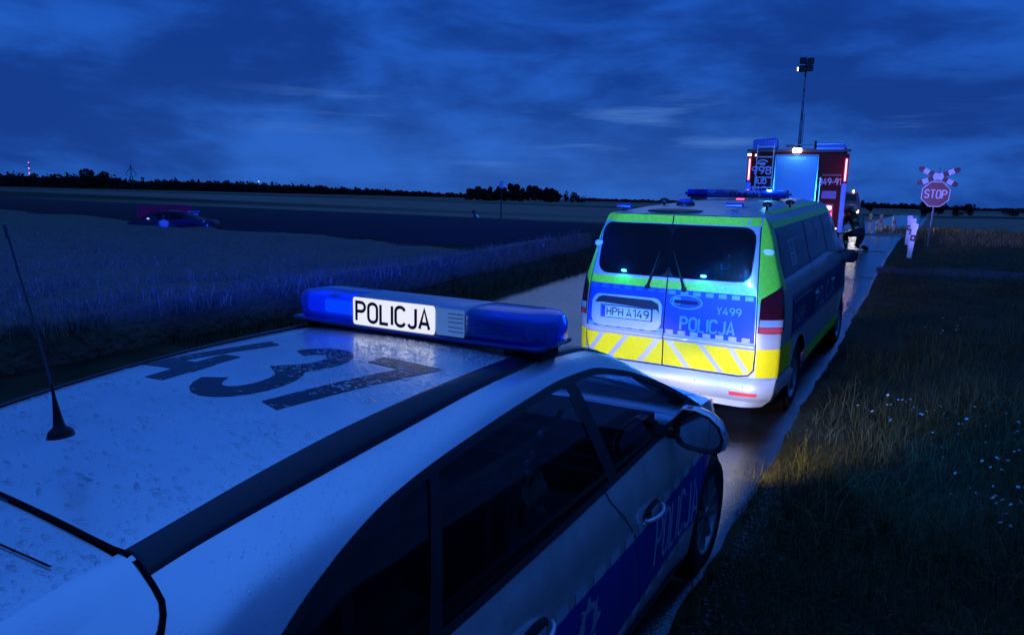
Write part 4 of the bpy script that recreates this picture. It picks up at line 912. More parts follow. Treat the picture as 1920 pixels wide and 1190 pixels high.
# handle
hc = [(.135 + .150 * math.cos(a), 1.155 + .062 * math.sin(a)) for a in lin(0, 2 * math.pi * 31 / 32, 32)]
hd = decal('door_handle', [hc], RP(.0045), mat('handle bowl', (.01, .05, .30), .3), van, cell=.05)
ringdec('handle_rim', hc, .012, .008, PALEBLUE, hd)
bm = bmesh.new(); box(bm, (.135, rear_y(0, 1.15) - .022, 1.155), (.225, .022, .036), .012); bo('handle_grip', bm, mat('dark handle grip', (.01, .015, .10), .3), hd)
decal('handle_lock', [roundrect(.005, 1.125, .085, 1.195, .01)], RP(.0055), PALEBLUE, hd, cell=.1)
# writing on the right leaf
decal('fleet_number', text2d('Y499', .425, 1.070, .068, .011, width=.215), RP(.0045), PALEBLUE, van, cell=.08)
decal('rear_lettering', text2d('POLICJA', .098, .898, .115, .020, width=.495), RP(.0045), PALEBLUE, van, cell=.08)
# small blue strobes behind the lower edge of the rear glass
for xs_, zs_ in ((-.505, 1.402), (.275, 1.404)):
    a = decal('window_strobe', [[(xs_ + .028 * math.cos(q), zs_ + .011 * math.sin(q)) for q in lin(0, 2 * math.pi * 11 / 12, 12)]], RP(.0075), mat('strobe lens lit', (.5, .8, 1), .3, emit=(.10, .60, 1.0), estr=5), van, cell=.1)
    lt = bpy.data.lights.new('window_strobe_glow', 'POINT'); lt.energy = 2.4; lt.color = (.0, .20, 1.0); lt.shadow_soft_size = .01
    o = bpy.data.objects.new('window_strobe_glow', lt); col.objects.link(o); o.parent = van; o.location = (xs_, rear_y(xs_, zs_) - .05, zs_)
# wipers
for a, b in (((-.245, 1.272), (-.150, 1.60)), ((.110, 1.272), (-.020, 1.62))):
    bm = bmesh.new(); p0 = Vector(RP(.03)(*a)); p1 = Vector(RP(.022)(*b)); cyl(bm, p0, p1, .013, .007, 8); ball(bm, p0, .026, (1, .8, 1)); bo('rear_wiper', bm, BLACKTRIM, van, True)
# bumper
def bump_pt(x, t):
    z = .31 + .215 * t; s_ = abs(x) / 1.0; bul = .075 * math.sin(math.pi * (.12 + .80 * t)) ** .8
    y = rear_y(min(abs(x), Wp(z)), z) - bul
    return (x, y, z)
bmp = grid('rear_bumper', lambda u, t: (lambda p: p)(bump_pt(u * (Wp(.31 + .215 * t)), t)), lin(-1, 1, 61), lin(0, 1, 13), VSILVER, van)
for s in (-1, 1):
    grid('bumper_corner', lambda y, t: (s * (vX(max(y, .2), .31 + .215 * t) + .030 * math.sin(math.pi * (.1 + .8 * t))), y, .31 + .215 * t), lin(.06, .64, 12), lin(0, 1, 9), VSILVER, van)
    BQ = lambda o: (lambda x, z: (x, bump_pt(x, (z - .31) / .215)[1] - o, z))
    rfl = decal('bumper_reflector', [[(s * .60, .362), (s * .83, .372), (s * .85, .402), (s * .60, .402)]], BQ(.004), REDREFL, van, cell=.05)
    ringdec_ = decal('reflector_rim', strip([(s * .595, .357), (s * .835, .367), (s * .856, .407), (s * .595, .407)], .006, True), BQ(.005), VSILVER, rfl, cell=.3)
    bm = bmesh.new(); 
    for xx in (.28, .70): ball(bm, (s * xx, bump_pt(s * xx, .65)[1] - .002, .45), .012, (1, .4, 1))
    bm.free()
    for xx in (.28, .72):
        bm = bmesh.new(); ball(bm, (s * xx, bump_pt(s * xx, .65)[1] - .001, .45), .011, (1, .35, 1)); bo('parking_sensor', bm, CLEARLENS, bmp, True)
# yellow corners under the lamps, wrapping onto the side
def wrap(x0, y1, z0, z1, o, nm, m_, s, n=14, top=None):
    """patch running from the rear face round the corner to the side"""
    def f(u, t):
        z = z0 + (z1 - z0) * t; W = Wp(z)
        if u <= 1: x = x0 + (W - x0) * u; return (s * (x + o * u), rear_y(x, z) - o * (1 - .5 * u), z)
        yy = rear_y(W, z); y = yy + (y1 - yy) * (u - 1); return (s * (vX(max(y, .16), z) + o), y, z)
    return grid(nm, f, lin(0, 1, 9) + lin(1, 2, n)[1:], lin(0, 1, 8), m_, van)
for s in (-1, 1):
    xi0 = .800 if s > 0 else .882
    wrap(xi0, .62, .535, .795, .004, 'yellow_corner', FLUOY, s)
    wrap(xi0, .18, .815, .925, .006, 'corner_cap', VSILVER, s, 5)
    wrap(xi0, .20, .94, 1.19, .012, 'tail_light', REDLENS, s, 6)
    tl = wrap(xi0 + .010, .17, .997, 1.060, .015, 'reversing_lens', CLEARLENS, s, 4)
    wrap(xi0 + .010, .17, .948, .992, .015, 'lower_red_lens', REDREFL, s, 4)
    # slanting tip of the lamp
    def tip(u, t):
        z = 1.19 + (.05 + .11 * min(u, 1)) * t + (.02 * (u - 1) if u > 1 else 0) * t; W = Wp(z)
        x = xi0 + (W - xi0) * min(u, 1); yy = rear_y(x, z)
        if u > 1: yy += (.20 - yy) * (u - 1)
        return (s * (x + .012 * min(u, 1)), yy - .012 * (1 - .5 * min(u, 1)), z)
    grid('tail_light_tip', tip, lin(0, 1, 9) + lin(1, 2, 5)[1:], lin(0, 1, 6), REDLENS, van)
    # lime pillar beside the window
    def pil(u, t):
        z = 1.30 + (1.93 - 1.30) * t; W = Wp(z); xa = (.775 - .045 * t) if s > 0 else (.862 - .075 * t)
        zz_ = z - .10 * (1 - min(u, 1)) * (1 - t) ** 3 * 1.2
        if u <= 1: x = xa + (W - xa) * u; return (s * (x + .003 * u), rear_y(x, zz_) - .003, zz_)
        yy = rear_y(W, z); y = yy + (.34 - yy) * (u - 1); return (s * (vX(max(y, .16), z) + .0032), y, z)
    grid('lime_pillar', pil, lin(0, 1, 9) + lin(1, 2, 5)[1:], lin(0, 1, 16), FLUO, van)
    for zh in (1.645, .89):
        if zh > 1.5:
            bm = bmesh.new(); x = Wp(zh) - .045; box(bm, (s * x, rear_y(x, zh) - .012, zh), (.095, .03, .05), .010); hg = bo('door_hinge', bm, VSILVER, van)
            bm = bmesh.new(); box(bm, (s * (Wp(zh) - .005), rear_y(x, zh) + .01, zh), (.03, .05, .040), .008); bo('hinge_pin', bm, STEEL, hg)
    # side windows
    SV = lambda o: (lambda y, z: (s * (vX(y, z) + o), y, z))
    decal('side_window', [[(.40, 1.41), (1.66, 1.425), (1.70, 1.80), (.46, 1.80)]], SV(.003), GLASS if False else DARKGLASS, van, cell=.06)
    decal('side_window', [[(1.74, 1.425), (2.82, 1.44), (2.82, 1.81), (1.77, 1.81)]], SV(.003), DARKGLASS, van, cell=.06)
    decal('side_window', [[(2.92, 1.43), (4.05, 1.30), (3.66, 1.74), (3.52, 1.80), (2.92, 1.81)]], SV(.003), DARKGLASS, van, cell=.06)
    decal('window_surround', [[(.34, 1.385), (1.70, 1.395), (2.86, 1.41), (4.12, 1.265), (3.70, 1.77), (3.55, 1.835), (.40, 1.835)]], SV(.0015), mat('blackout border', (.006, .007, .02), .25), van, cell=.06)
    DIMB = mat('unlit blue side film', (.006, .022, .13), .40, spec=.4)
    for (a, b) in ((.30, 1.70), (1.72, 2.86), (2.90, 4.60)):
        pass
    V, F = gpiece(lambda y, t: SV(.002)(y, max(.80 + .40 * t, v_arch(y) + .01)), lin(.62, 4.75, 60), lin(0, 1, 9)); mo('blue_side_band', V, F if s > 0 else [q[::-1] for q in F], DIMB, van, True)
    dd = []; y = .66
    while y < 4.7: dd += [[(y, 1.165), (y + .075, 1.165), (y + .075, 1.198), (y, 1.198)], [(y, .805), (y + .075, .805), (y + .075, .835), (y, .835)]]; y += .13
    decal('dash_row', dd, SV(.0034), mat('grey film dash', (.25, .30, .36), .4), van, cell=.2)
    decal('side_fleet_number', text2d('Y499', .74, .87, .15, .020, width=.52) if s > 0 else text2d('Y499', .74, .87, .15, .020, width=.52), (lambda y, z: SV(.0034)(y, z)) if s > 0 else (lambda y, z: SV(.0034)(2.0 - y, z)), mat('grey film dash', (.25, .30, .36), .4), van, cell=.1)
    decal('side_lettering', text2d('POLICJA', 1.95, .87, .20, .035, width=1.3), (lambda y, z: SV(.0034)(y, z)) if s > 0 else (lambda y, z: SV(.0034)(5.2 - y, z)), mat('grey film dash', (.25, .30, .36), .4), van, cell=.1)
    V, F = gpiece(lambda y, t: SV(.0022)(y, .30 + .20 * t), lin(1.50, 3.80, 20), lin(0, 1, 5)); mo('lime_sill_band', V, F, FLUO, van, True)
    decal('sliding_door_track', strip([(.72, 1.13), (1.66, 1.13)], .018), SV(.003), mat('grey film dash', (.25, .30, .36), .4), van, cell=.1)
    decal('door_gap', strip([(1.72, .32), (1.72, 1.88)], .010) , SV(.0042), SEAM, van, cell=.1)
    decal('door_gap', strip([(2.88, .32), (2.88, 1.88)], .010) , SV(.0042), SEAM, van, cell=.1)
    decal('door_gap', strip([(.16, .53), (.65, .53)], .008), SV(.009), SEAM, van, cell=.1)
    for yh in (1.85, 3.02):
        bm = bmesh.new(); box(bm, (s * (vX(yh, 1.06) + .02), yh, 1.06), (.028, .17, .035), .010); bo('door_handle', bm, VSILVER, van)
    grid('lime_roof_rail', lambda y, t: (s * (vX(y, 1.82 + .075 * t) + .003), y, 1.835 + .062 * t), lin(.34, 3.55, 24), [0, .5, 1], FLUO, van)
    grid('lime_roof_side', lambda y, t: (lambda p: (s * p[0], p[1], p[2] + .003))(vroof(y, 1 - .11 * t)), lin(.62, 3.5, 24), [0, .5, 1], FLUO, van)
    for yc in (1.045, 4.245):
        wheel(van, s * .845, yc, .345, .22, s, 5)
        lathe('wheel_arch_liner', [(s * .60, .42), (s * .935, .405)], SEAM, van, c=(0, yc, .35), seg=30)
    bm = bmesh.new(); box(bm, (s * 1.03, 3.95, 1.25), (.22, .10, .17), .035); mr = bo('door_mirror', bm, BLACKTRIM, van, True)
    bm = bmesh.new(); box(bm, (s * .93, 3.96, 1.19), (.14, .05, .05), .01); bo('mirror_arm', bm, BLACKTRIM, mr)
    bm = bmesh.new(); box(bm, (s * 1.035, 3.896, 1.255), (.18, .006, .13), .003); bo('mirror_glass', bm, mat('mirror glass', (.75, .78, .82), .04, metal=1.0), mr)
# papers stuck in the side windows
NOTE = mat('notice paper', (.42, .45, .52), .7)
decal('window_notice', [[(.80, 1.46), (1.06, 1.46), (1.04, 1.70), (.78, 1.70)]], lambda y, z: (vX(y, z) + .005, y, z), NOTE, van, cell=.1)
decal('notice_text', [[(.83, z), (1.0, z), (1.0, z + .012), (.83, z + .012)] for z in (1.48, 1.51, 1.54, 1.585, 1.61, 1.64, 1.665)], lambda y, z: (vX(y, z) + .0062, y, z), SIGNTXT, van, cell=.2)
st_ = []
for (cy_, cz_, r_) in ((2.36, 1.74, .055), (2.46, 1.66, .05), (2.40, 1.60, .04)): st_.append([(cy_ + r_ * 1.4 * math.cos(a) * (1 + .3 * math.cos(3 * a)), cz_ + r_ * math.sin(a)) for a in lin(0, 2 * math.pi * 15 / 16, 16)])
for q in st_: decal('window_sticker', [q], lambda y, z: (vX(y, z) + .005, y, z), mat('sticker', (.40, .30, .36), .5), van, cell=.1)
# roof equipment
def rz_at(x, y): return vroof(y, x / vX(y, top_e(y)))[2]
bm = bmesh.new(); box(bm, (-.10, 2.52, 2.075), (1.22, .26, .095), .03); vlb = bo('light_bar', bm, BLUELENS, van)
bm = bmesh.new(); box(bm, (-.105, 2.372, 2.078), (.62, .03, .085), .008); bo('sign_panel', bm, mat('unlit sign panel', (.10, .13, .45), .3), vlb)
decal('sign_lettering', text2d('POLICJA', -.14, 2.045, .062, .013, width=.33), lambda x, z: (x, 2.3555, z), SIGNTXT, vlb, cell=.3)
for x in (-.55, .36):
    bm = bmesh.new(); box(bm, (x, 2.52, 2.005), (.07, .16, .07), .01); bo('bar_foot', bm, BLACKTRIM, vlb)
bm = bmesh.new(); box(bm, (-.52, 2.378, 2.015), (.20, .04, .035), .006); bo('bar_bracket', bm, CHROME, vlb)
bx('strobe_diodes', (.30, 2.39, 2.122), (.04, .012, .010), LED, vlb)
bm = bmesh.new(); box(bm, (-.02, 2.37, 2.012), (.09, .03, .026), .006); bo('red_marker_lamp', bm, REDLIT, van)
bm = bmesh.new(); cyl(bm, (-.17, .80, rz_at(-.17, .8) - .01), (-.17, .80, rz_at(-.17, .8) + .028), .095, .088, 24); bc = bo('roof_beacon', bm, BLACKTRIM, van, True)
bm = bmesh.new(); ball(bm, (-.17, .80, rz_at(-.17, .8) + .030), .078, (1, 1, .55)); bo('beacon_dome', bm, BLUELENS, bc, True)
bm = bmesh.new(); ball(bm, (-.12, .36, rz_at(-.12, .36) - .004), .28, (1, .55, .075), 3); bo('roof_vent', bm, BLACKTRIM, van, True)
for x, y in ((-.685, .45), (.40, .50)):
    z = rz_at(x, y); bm = bmesh.new(); box(bm, (x, y, z + .045), (.17, .055, .038), .010); a = bo('roof_strobe', bm, BLUELENS, van, True)
    bm = bmesh.new(); box(bm, (x, y + .01, z + .014), (.06, .03, .035), .004); bo('strobe_foot', bm, BLACKTRIM, a)
    bm = bmesh.new(); box(bm, (x, y - .030, z + .042), (.15, .006, .012), .002); bo('strobe_reflector', bm, CLEARLENS, a)
for x, y, r_ in ((-.43, .90, .030), (.66, 1.75, .030), (.60, .95, .030)):
    z = rz_at(x, y) if abs(x) < .7 else 1.93; bm = bmesh.new(); cyl(bm, (x, y, z - .01), (x, y, z + .04), .012); ball(bm, (x, y, z + .05), r_ * 1.25, (1.3, 1.3, .8)); a = bo('side_lamp', bm, BLACKTRIM, van, True)
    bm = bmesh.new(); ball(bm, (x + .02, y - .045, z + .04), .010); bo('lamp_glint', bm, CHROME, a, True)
for pts in ([(.30, .62, 1.985), (.42, .75, 1.99), (.52, .85, 1.975), (.60, .95, 1.96)], [(.35, 2.5, 2.0), (.5, 2.2, 2.0), (.60, 1.9, 1.97), (.66, 1.75, 1.96)]):
    bm = bmesh.new(); tube(bm, pts, .008, 6); bo('roof_cable', bm, BLACKTRIM, van, True)
rain('rain_beads', 900, lambda x, y, h: (x, y, rz_at(x, y) + h + .0002), lambda rr: (rr.uniform(-.6, .6), rr.uniform(.5, 2.3), .9), van, DROP, big=.012, streak=.5, seed=8)

for s in (-1, 1):
    lt = bpy.data.lights.new('headlight_beam', 'SPOT'); lt.energy = 45; lt.color = (1.0, .86, .68); lt.spot_size = R(70); lt.spot_blend = .8; lt.shadow_soft_size = .06  # white spots added at the van's front so red shows on truck and sign
    o = bpy.data.objects.new('headlight_beam', lt); col.objects.link(o); o.parent = van; o.location = (s * .72, 5.22, .80); o.rotation_euler = (R(90), 0, R(-6))
# ================================================================== FIRE TRUCK on the crossing ramp
FZ = road_z(22.5)
ft = thing('fire_truck', 'red fire engine with lit rear shutter and raised light mast, standing beyond the police van', 'fire engine', (-3.31, 20.9, FZ), R(7.5), rx=0.012)
TW = 1.27; TH = 2.72
def wbox(nm, x0, x1, y0, y1, z0, z1, m_, par=ft, bev=.02): bm = bmesh.new(); box(bm, ((x0 + x1) / 2, (y0 + y1) / 2, (z0 + z1) / 2), (x1 - x0, y1 - y0, z1 - z0), bev); return bo(nm, bm, m_, par)
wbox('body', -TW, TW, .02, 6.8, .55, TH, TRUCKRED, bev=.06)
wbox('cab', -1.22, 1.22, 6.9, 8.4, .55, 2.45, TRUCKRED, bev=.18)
wbox('underframe', -1.0, 1.0, .3, 8.2, .42, .60, SEAM)
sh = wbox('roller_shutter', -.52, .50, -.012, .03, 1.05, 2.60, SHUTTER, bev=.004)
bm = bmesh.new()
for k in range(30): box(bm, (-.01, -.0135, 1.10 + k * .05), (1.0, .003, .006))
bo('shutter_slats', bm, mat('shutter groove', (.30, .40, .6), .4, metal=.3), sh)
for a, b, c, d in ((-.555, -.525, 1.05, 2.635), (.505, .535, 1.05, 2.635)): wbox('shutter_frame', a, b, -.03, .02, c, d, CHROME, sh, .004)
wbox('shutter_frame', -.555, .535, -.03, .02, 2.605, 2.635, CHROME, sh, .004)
wbox('shutter_bar', .60, .62, -.05, -.02, 1.2, 2.05, CHROME, ft, .004)
for s in (-1, 1):
    wbox('corner_post', s * 1.20 - .06, s * 1.20 + .06, -.02, .06, .62, 1.90, BAND, bev=.01)
    a = wbox('vertical_red_lamp', s * 1.205 - .040, s * 1.205 + .040, -.035, .04, 1.93, 2.56, mat('red lamp housing', (.35, .01, .03), .3, emit=(1, .02, .08), estr=.35), bev=.012)
    wbox('lamp_core', s * 1.205 - .014, s * 1.205 + .014, -.042, -.02, 1.97, 2.52, REDHOT, a, .004)
    wbox('tail_light', s * .885 - .10, s * .885 + .10, -.02, .02, .95, 1.36, mat('dim tail lens', (.25, .02, .06), .2), bev=.01)
    t_ = bpy.context
    for z, r_ in ((1.26, .060), (1.06, .078)):
        bm = bmesh.new(); box(bm, (s * .885, -.03, z), (r_ * 2.0 if z > 1.2 else .165, .02, r_ * 1.6), .02); bo('tail_lamp_glow', bm, REDHOT if z > 1.2 else REDLIT, ft)
    for z in (1.0, 1.2): pass
    bm = bmesh.new(); box(bm, (s * .86, -.10, .50), (.50, .10, .16), .02); bo('bumper_marker', bm, mat('bumper dark', (.02, .03, .08), .4), ft)
    bm = bmesh.new(); box(bm, (s * .88, -.155, .455), (.34, .006, .055), .002); bo('marker_stripe', bm, mat('pale reflective bar', (.25, .4, .8), .4), ft)
    for yc in (1.6, 6.3): wheel(ft, s * 1.08, yc, .50, .30, s, 8)
bm = bmesh.new(); cyl(bm, (1.10, -.06, .72), (1.10, -.03, .72), .022); bo('marker_lamp', bm, mat('amber marker', (1, .6, .3), .3, emit=(1, .65, .35), estr=3), ft)
bm = bmesh.new(); cyl(bm, (.80, -.05, .86), (.80, -.02, .86), .02); bo('marker_lamp', bm, mat('pale marker', (1, .8, .9), .3, emit=(1, .75, .9), estr=2), ft)
wbox('cornice', -1.30, 1.30, -.03, .10, 2.71, 2.78, mat('dark cornice', (.05, .02, .03), .4), bev=.02)
for z in (2.80, 2.90): 
    bm = bmesh.new(); cyl(bm, (-.35, .05, z), (.75, .05, z), .012); bo('roof_hand_rail', bm, CHROME, ft)
# ladder at the left of the rear
ld = bmesh.new()
for x in (-1.02, -.60): box(ld, (x, -.09, 1.85), (.03, .03, 2.1))
for k in range(8): box(ld, (-.81, -.09, .95 + k * .27), (.42, .025, .03))
lad = bo('rear_ladder', ld, STEEL, ft)
bm = bmesh.new(); box(bm, (-.84, .35, 2.93), (.62, .75, .26), .03, Matrix.Rotation(R(-4), 3, 'Y')); eq = bo('roof_equipment_case', bm, mat('blue lit chequer plate', (.05, .11, .50), .35, metal=.3, bump=(60, .8, .01)), ft)
bm = bmesh.new()
for i in range(7):
    for j in range(3): box(bm, (-1.08 + i * .08, -.030, 2.86 + j * .07), (.022, .004, .010))
bo('case_studs', bm, mat('case stud', (.3, .4, .9), .3), eq)
# folded ladder end at the top right
bm = bmesh.new(); box(bm, (.80, .5, 2.84), (.75, 1.2, .16), .05); lb2 = bo('roof_ladder', bm, mat('ladder blue grey', (.05, .08, .30), .35, metal=.3), ft)
for z in (2.79, 2.90):
    bm = bmesh.new(); box(bm, (.78, -.115, z), (.66, .012, .022)); bo('ladder_rail', bm, mat('ladder pale edge', (.25, .38, .95), .3, metal=.3), lb2)
bm = bmesh.new(); cyl(bm, (.42, -.12, 2.78), (.42, -.12, 2.98), .03); box(bm, (.42, -.1, 2.85), (.06, .10, .04)); bo('ladder_hook', bm, SEAM, lb2)
# rear work lamp
bm = bmesh.new(); box(bm, (-.02, -.09, 2.74), (.22, .06, .12), .02); wl = bo('work_lamp', bm, WHITELAMP, ft)
bx('lamp_bracket', (-.02, -.02, 2.74), (.10, .10, .05), BLACKTRIM, wl)
bm = bmesh.new(); box(bm, (-1.22, -.06, 2.63), (.09, .06, .06), .01); bo('corner_lamp', bm, mat('small bright lamp', (1, 1, 1), .3, emit=(.8, .95, 1), estr=4), ft)
bm = bmesh.new(); ball(bm, (-1.05, -.06, 2.62), .03); bo('corner_lamp', bm, mat('small pink lamp', (1, .6, .7), .3, emit=(1, .6, .7), estr=4), ft)
bm = bmesh.new(); box(bm, (-.57, -.06, 1.32), (.045, .03, .12), .01); bo('blue_strobe', bm, mat('blue strobe lit', (.1, .6, 1), .3, emit=(0, .5, 1), estr=4), ft)
for (x, z) in ((-.30, 2.84), (-.45, 2.86)): pass
bm = bmesh.new(); tube(bm, [(-.30, .1, 2.86), (-.12, .1, 2.88), (-.05, .1, 2.85)], .02); bo('roof_nozzle', bm, BLACKTRIM, ft, True)
TXT = mat('pale reflective lettering', (.45, .50, .80), .4, emit=None)
rearf = lambda o: (lambda x, z: (x, .02 - o, z))
decal('emergency_numbers', text2d('998', -1.12, 2.12, .19, .035, width=.48), rearf(.135), TXT, ft, cell=1)
decal('emergency_numbers', text2d('lub', -1.0, 1.86, .19, .030, width=.26), rearf(.135), TXT, ft, cell=1)
decal('emergency_numbers', text2d('112', -1.14, 1.56, .22, .035, width=.44), rearf(.135), TXT, ft, cell=1)
tel = arc(-.86, 2.42, .12, .07, 10, 170) + [(-.98, 2.40), (-.93, 2.39)]
decal('telephone_symbol', strip(tel, .035) + [roundrect(-.93, 2.345, -.79, 2.43, .03)], rearf(.135), TXT, ft, cell=1)
decal('fleet_number', text2d('349', .585, 1.86, .165, .026, width=.29) + text2d('91', .985, 1.86, .165, .026, width=.125), rearf(.004), TXT, ft, cell=1)
decal('fleet_number_mark', strip(roundrect(.905, 1.91, .960, 1.955, .012), .010, True), rearf(.004), TXT, ft, cell=1)
decal('small_marks', [[(x_, 2.09), (x_ + .030, 2.09), (x_ + .030, 2.13), (x_, 2.13)] for x_ in [.66 + .047 * k_ for k_ in range(10)]], rearf(.004), mat('dim lettering', (.2, .18, .3), .5), ft, cell=1)
decal('white_label', [[(.68, 1.50), (1.03, 1.50), (1.03, 1.70), (.68, 1.70)]], rearf(.004), mat('label blue white', (.16, .20, .55), .5), ft, cell=1)
decal('left_white_label', [[(-1.12, 1.16), (-.62, 1.16), (-.62, 1.40), (-1.12, 1.40)]], rearf(.004), mat('label blue white', (.16, .20, .55), .5), ft, cell=1)
# telescopic mast with lamp cluster
bm = bmesh.new(); cyl(bm, (-.03, 2.0, 2.7), (-.03, 2.0, 3.7), .045); cyl(bm, (-.03, 2.0, 3.7), (-.03, 2.0, 4.5), .034); cyl(bm, (-.03, 2.0, 4.5), (-.03, 2.0, 4.98), .025); ms = bo('light_mast', bm, mat('mast tube', (.16, .2, .3), .4, metal=.6), ft, True)
bm = bmesh.new(); tube(bm, [(.03, 2.0, 2.75), (.04, 2.0, 3.3), (.035, 2.0, 3.9)], .008, 5); bo('mast_cable', bm, BLACKTRIM, ms)
for (dx_, dz_) in ((-.10, .16), (.10, .17), (-.09, .38), (.11, .36)):
    bm = bmesh.new(); box(bm, (-.03 + dx_, 2.0, 4.98 + dz_), (.19, .14, .17), .02, None); h = bo('mast_lamp', bm, mat('lamp housing black', (.006, .007, .012), .5), ms)
bm = bmesh.new(); cyl(bm, (-.03, 2.0, 4.9), (-.03, 2.0, 5.3), .025); bo('lamp_yoke', bm, BLACKTRIM, ms)
bm = bmesh.new(); box(bm, (-.245, 1.97, 5.13), (.03, .08, .10), .008, Matrix.Rotation(R(0), 3, 'Y')); bo('lit_lamp_face', bm, mat('mast lamp glow', (1, 1, 1), .3, emit=(.95, 1, .9), estr=3), ms)
# light of its work lamp, red lamps and blue strobes on the road
for (nm, e, c_, lc) in (('work_lamp_light', 5, (1, .97, .85), (-.02, -.35, 2.74)), ('red_lamp_light', 5, (1, .04, .12), (.95, -.6, 1.15)), ('red_lamp_light', 4, (1, .04, .12), (1.28, -.3, 2.2))):
    lt = bpy.data.lights.new(nm, 'POINT'); lt.energy = e; lt.color = c_; lt.shadow_soft_size = .08; o = bpy.data.objects.new(nm, lt); col.objects.link(o); o.parent = ft; o.location = lc
lt = bpy.data.lights.new('van_strobe_light', 'SPOT'); lt.energy = 3000; lt.color = (.02, .22, 1.0); lt.spot_size = R(60); lt.spot_blend = 1.0; lt.shadow_soft_size = .05
o = bpy.data.objects.new('van_strobe_light', lt); col.objects.link(o); o.parent = van; o.location = (-.1, 2.75, 2.12); o.rotation_euler = (R(90), 0, R(-8))

lt = bpy.data.lights.new('sign_fill_light', 'SPOT'); lt.energy = 8000; lt.color = (.26, .20, 1.0); lt.spot_size = R(15); lt.spot_blend = .7; lt.shadow_soft_size = .05  # added narrow spot that brightens the STOP sign and crossbuck
o = bpy.data.objects.new('sign_fill_light', lt); col.objects.link(o); o.parent = van; o.location = (.4, 2.75, 2.12); o.rotation_euler = (R(88.0), 0, R(-6.3))
# ================================================================== SIGNS AND POSTS
def sign_tf(nm, label, cat, x, y, rz=0.0, dz=0.0, group=None, tilt=0.0):
    o = thing(nm, label, cat, (x, y, ground_z(x, y) - .03 + dz), rz, group); o.rotation_euler = (0, tilt, rz); return o
sg_ = sign_tf('railway_crossing_sign', 'red octagonal STOP sign under a striped crossbuck on a thin pole in the verge', 'road sign', -.075, 26.0, R(3), tilt=R(2.0))
bm = bmesh.new(); cyl(bm, (0, .02, 0), (0, .02, 2.45), .03); bo('pole', bm, STEEL, sg_)
def octo(r, z, y): return [(r * math.cos(a + math.pi / 8), y, z + r * math.sin(a + math.pi / 8)) for a in lin(0, 2 * math.pi * 7 / 8, 8)]
zS = 1.66
bm = bmesh.new(); f = bm.faces.new([bm.verts.new(p) for p in octo(.415, zS, -.02)]); r_ = bmesh.ops.extrude_face_region(bm, geom=[f]); bmesh.ops.translate(bm, vec=(0, .02, 0), verts=[v for v in r_['geom'] if isinstance(v, bmesh.types.BMVert)])
stp = bo('stop_plate', bm, WHITEPAINT, sg_)
decal('stop_face', [[(p[0], p[2]) for p in octo(.385, zS, 0)]], lambda a, b: (a, -.0225, b), SIGNRED, stp, cell=2)
decal('stop_lettering', text2d('STOP', -.29, zS - .12, .24, .040, width=.58), lambda a, b: (a, -.025, b), WHITEPAINT, stp, cell=2)
def plank(ang, z0, nm):
    bm = bmesh.new(); M_ = Matrix.Rotation(ang, 4, 'Y'); o = None
    seg = [(-.60, -.44, 0), (-.44, -.28, 1), (-.28, -.14, 0), (-.14, .14, 1), (.14, .28, 0), (.28, .44, 1), (.44, .60, 0)]
    ob = []
    for k in (0, 1):
        bm = bmesh.new()
        for a, b, c in seg:
            if c != k: continue
            e = .055
            pts = [(a, -.075), (b, -.075), (b, .075), (a, .075)]
            if a == -.60: pts = [(a + .05, -.075), (b, -.075), (b, .075), (a + .05, .075), (a, .03), (a, -.03)]
            if b == .60: pts = [(a, -.075), (b - .05, -.075), (b, -.03), (b, .03), (b - .05, .075), (a, .075)]
            f = bm.faces.new([bm.verts.new((p[0], 0, p[1])) for p in pts]); r_ = bmesh.ops.extrude_face_region(bm, geom=[f]); bmesh.ops.translate(bm, vec=(0, .015, 0), verts=[v for v in r_['geom'] if isinstance(v, bmesh.types.BMVert)])
        bmesh.ops.transform(bm, matrix=Matrix.Translation((0, -.03 - (.018 if ang > 0 else 0), z0)) @ M_, verts=bm.verts)
        ob.append(bo('crossbuck_board' if k else 'crossbuck_stripes', bm, WHITEPAINT if k else SIGNDARK, sg_ if k == 0 else sg_))
    ob[0].parent = ob[1]
plank(R(24), zS + .53, 'a'); plank(R(-24), zS + .53, 'b')
def guide_post(label, x, y, h, m_, rz=0.0, tilt=0.0, grp='white marker posts by the verge', band=SIGNDARK, dz=0):
    o = sign_tf('marker_post', label, 'marker post', x, y, rz, dz, grp, tilt)
    bm = bmesh.new(); box(bm, (0, 0, h * .42), (.115, .10, h * .84), .012); bo('post', bm, m_, o)
    bm = bmesh.new(); box(bm, (0, -.005, h * .60), (.125, .11, h * .17), .008); b = bo('dark_band', bm, band, o)
    bm = bmesh.new(); box(bm, (0, -.062, h * .60), (.05, .006, .05), .002); bo('reflector', bm, WHITEPAINT, b)
    bm = bmesh.new(); box(bm, (.0, 0, h * .92), (.15, .12, h * .17), .012); bo('cap', bm, m_, o)
    return o
guide_post('nearest and largest of the pale marker posts left of the STOP sign', -.47, 22.3, .95, WHITEPAINT, R(5), R(4.5))
guide_post('middle one of the three overlapping pale marker posts left of the STOP sign', -.52, 24.4, .95, WHITEPAINT, R(2), R(1.5))
guide_post('farthest of the three overlapping pale marker posts left of the STOP sign', -.66, 26.6, .95, WHITEPAINT, R(2), R(1))
RB = mat('red post band', (.60, .02, .02), .4)
for k, (x, y, lab) in enumerate(((-2.62, 39, 'leftmost red and white marker post beyond the railway, nearest the red van'), (-2.12, 38, 'red and white marker post beyond the railway, in the middle of the lit weeds'), (-1.50, 36.5, 'rightmost red and white marker post beyond the railway at the edge of the lit weeds'))):
    guide_post(lab, x, y, .78, WHITEPAINT, R(4), R(2 if k else 0), 'red and white posts beyond the railway', RB)
small = guide_post('short small post between the red and white posts beyond the railway', -2.40, 40, .45, WHITEPAINT, 0, 0, 'red and white posts beyond the railway', RB)
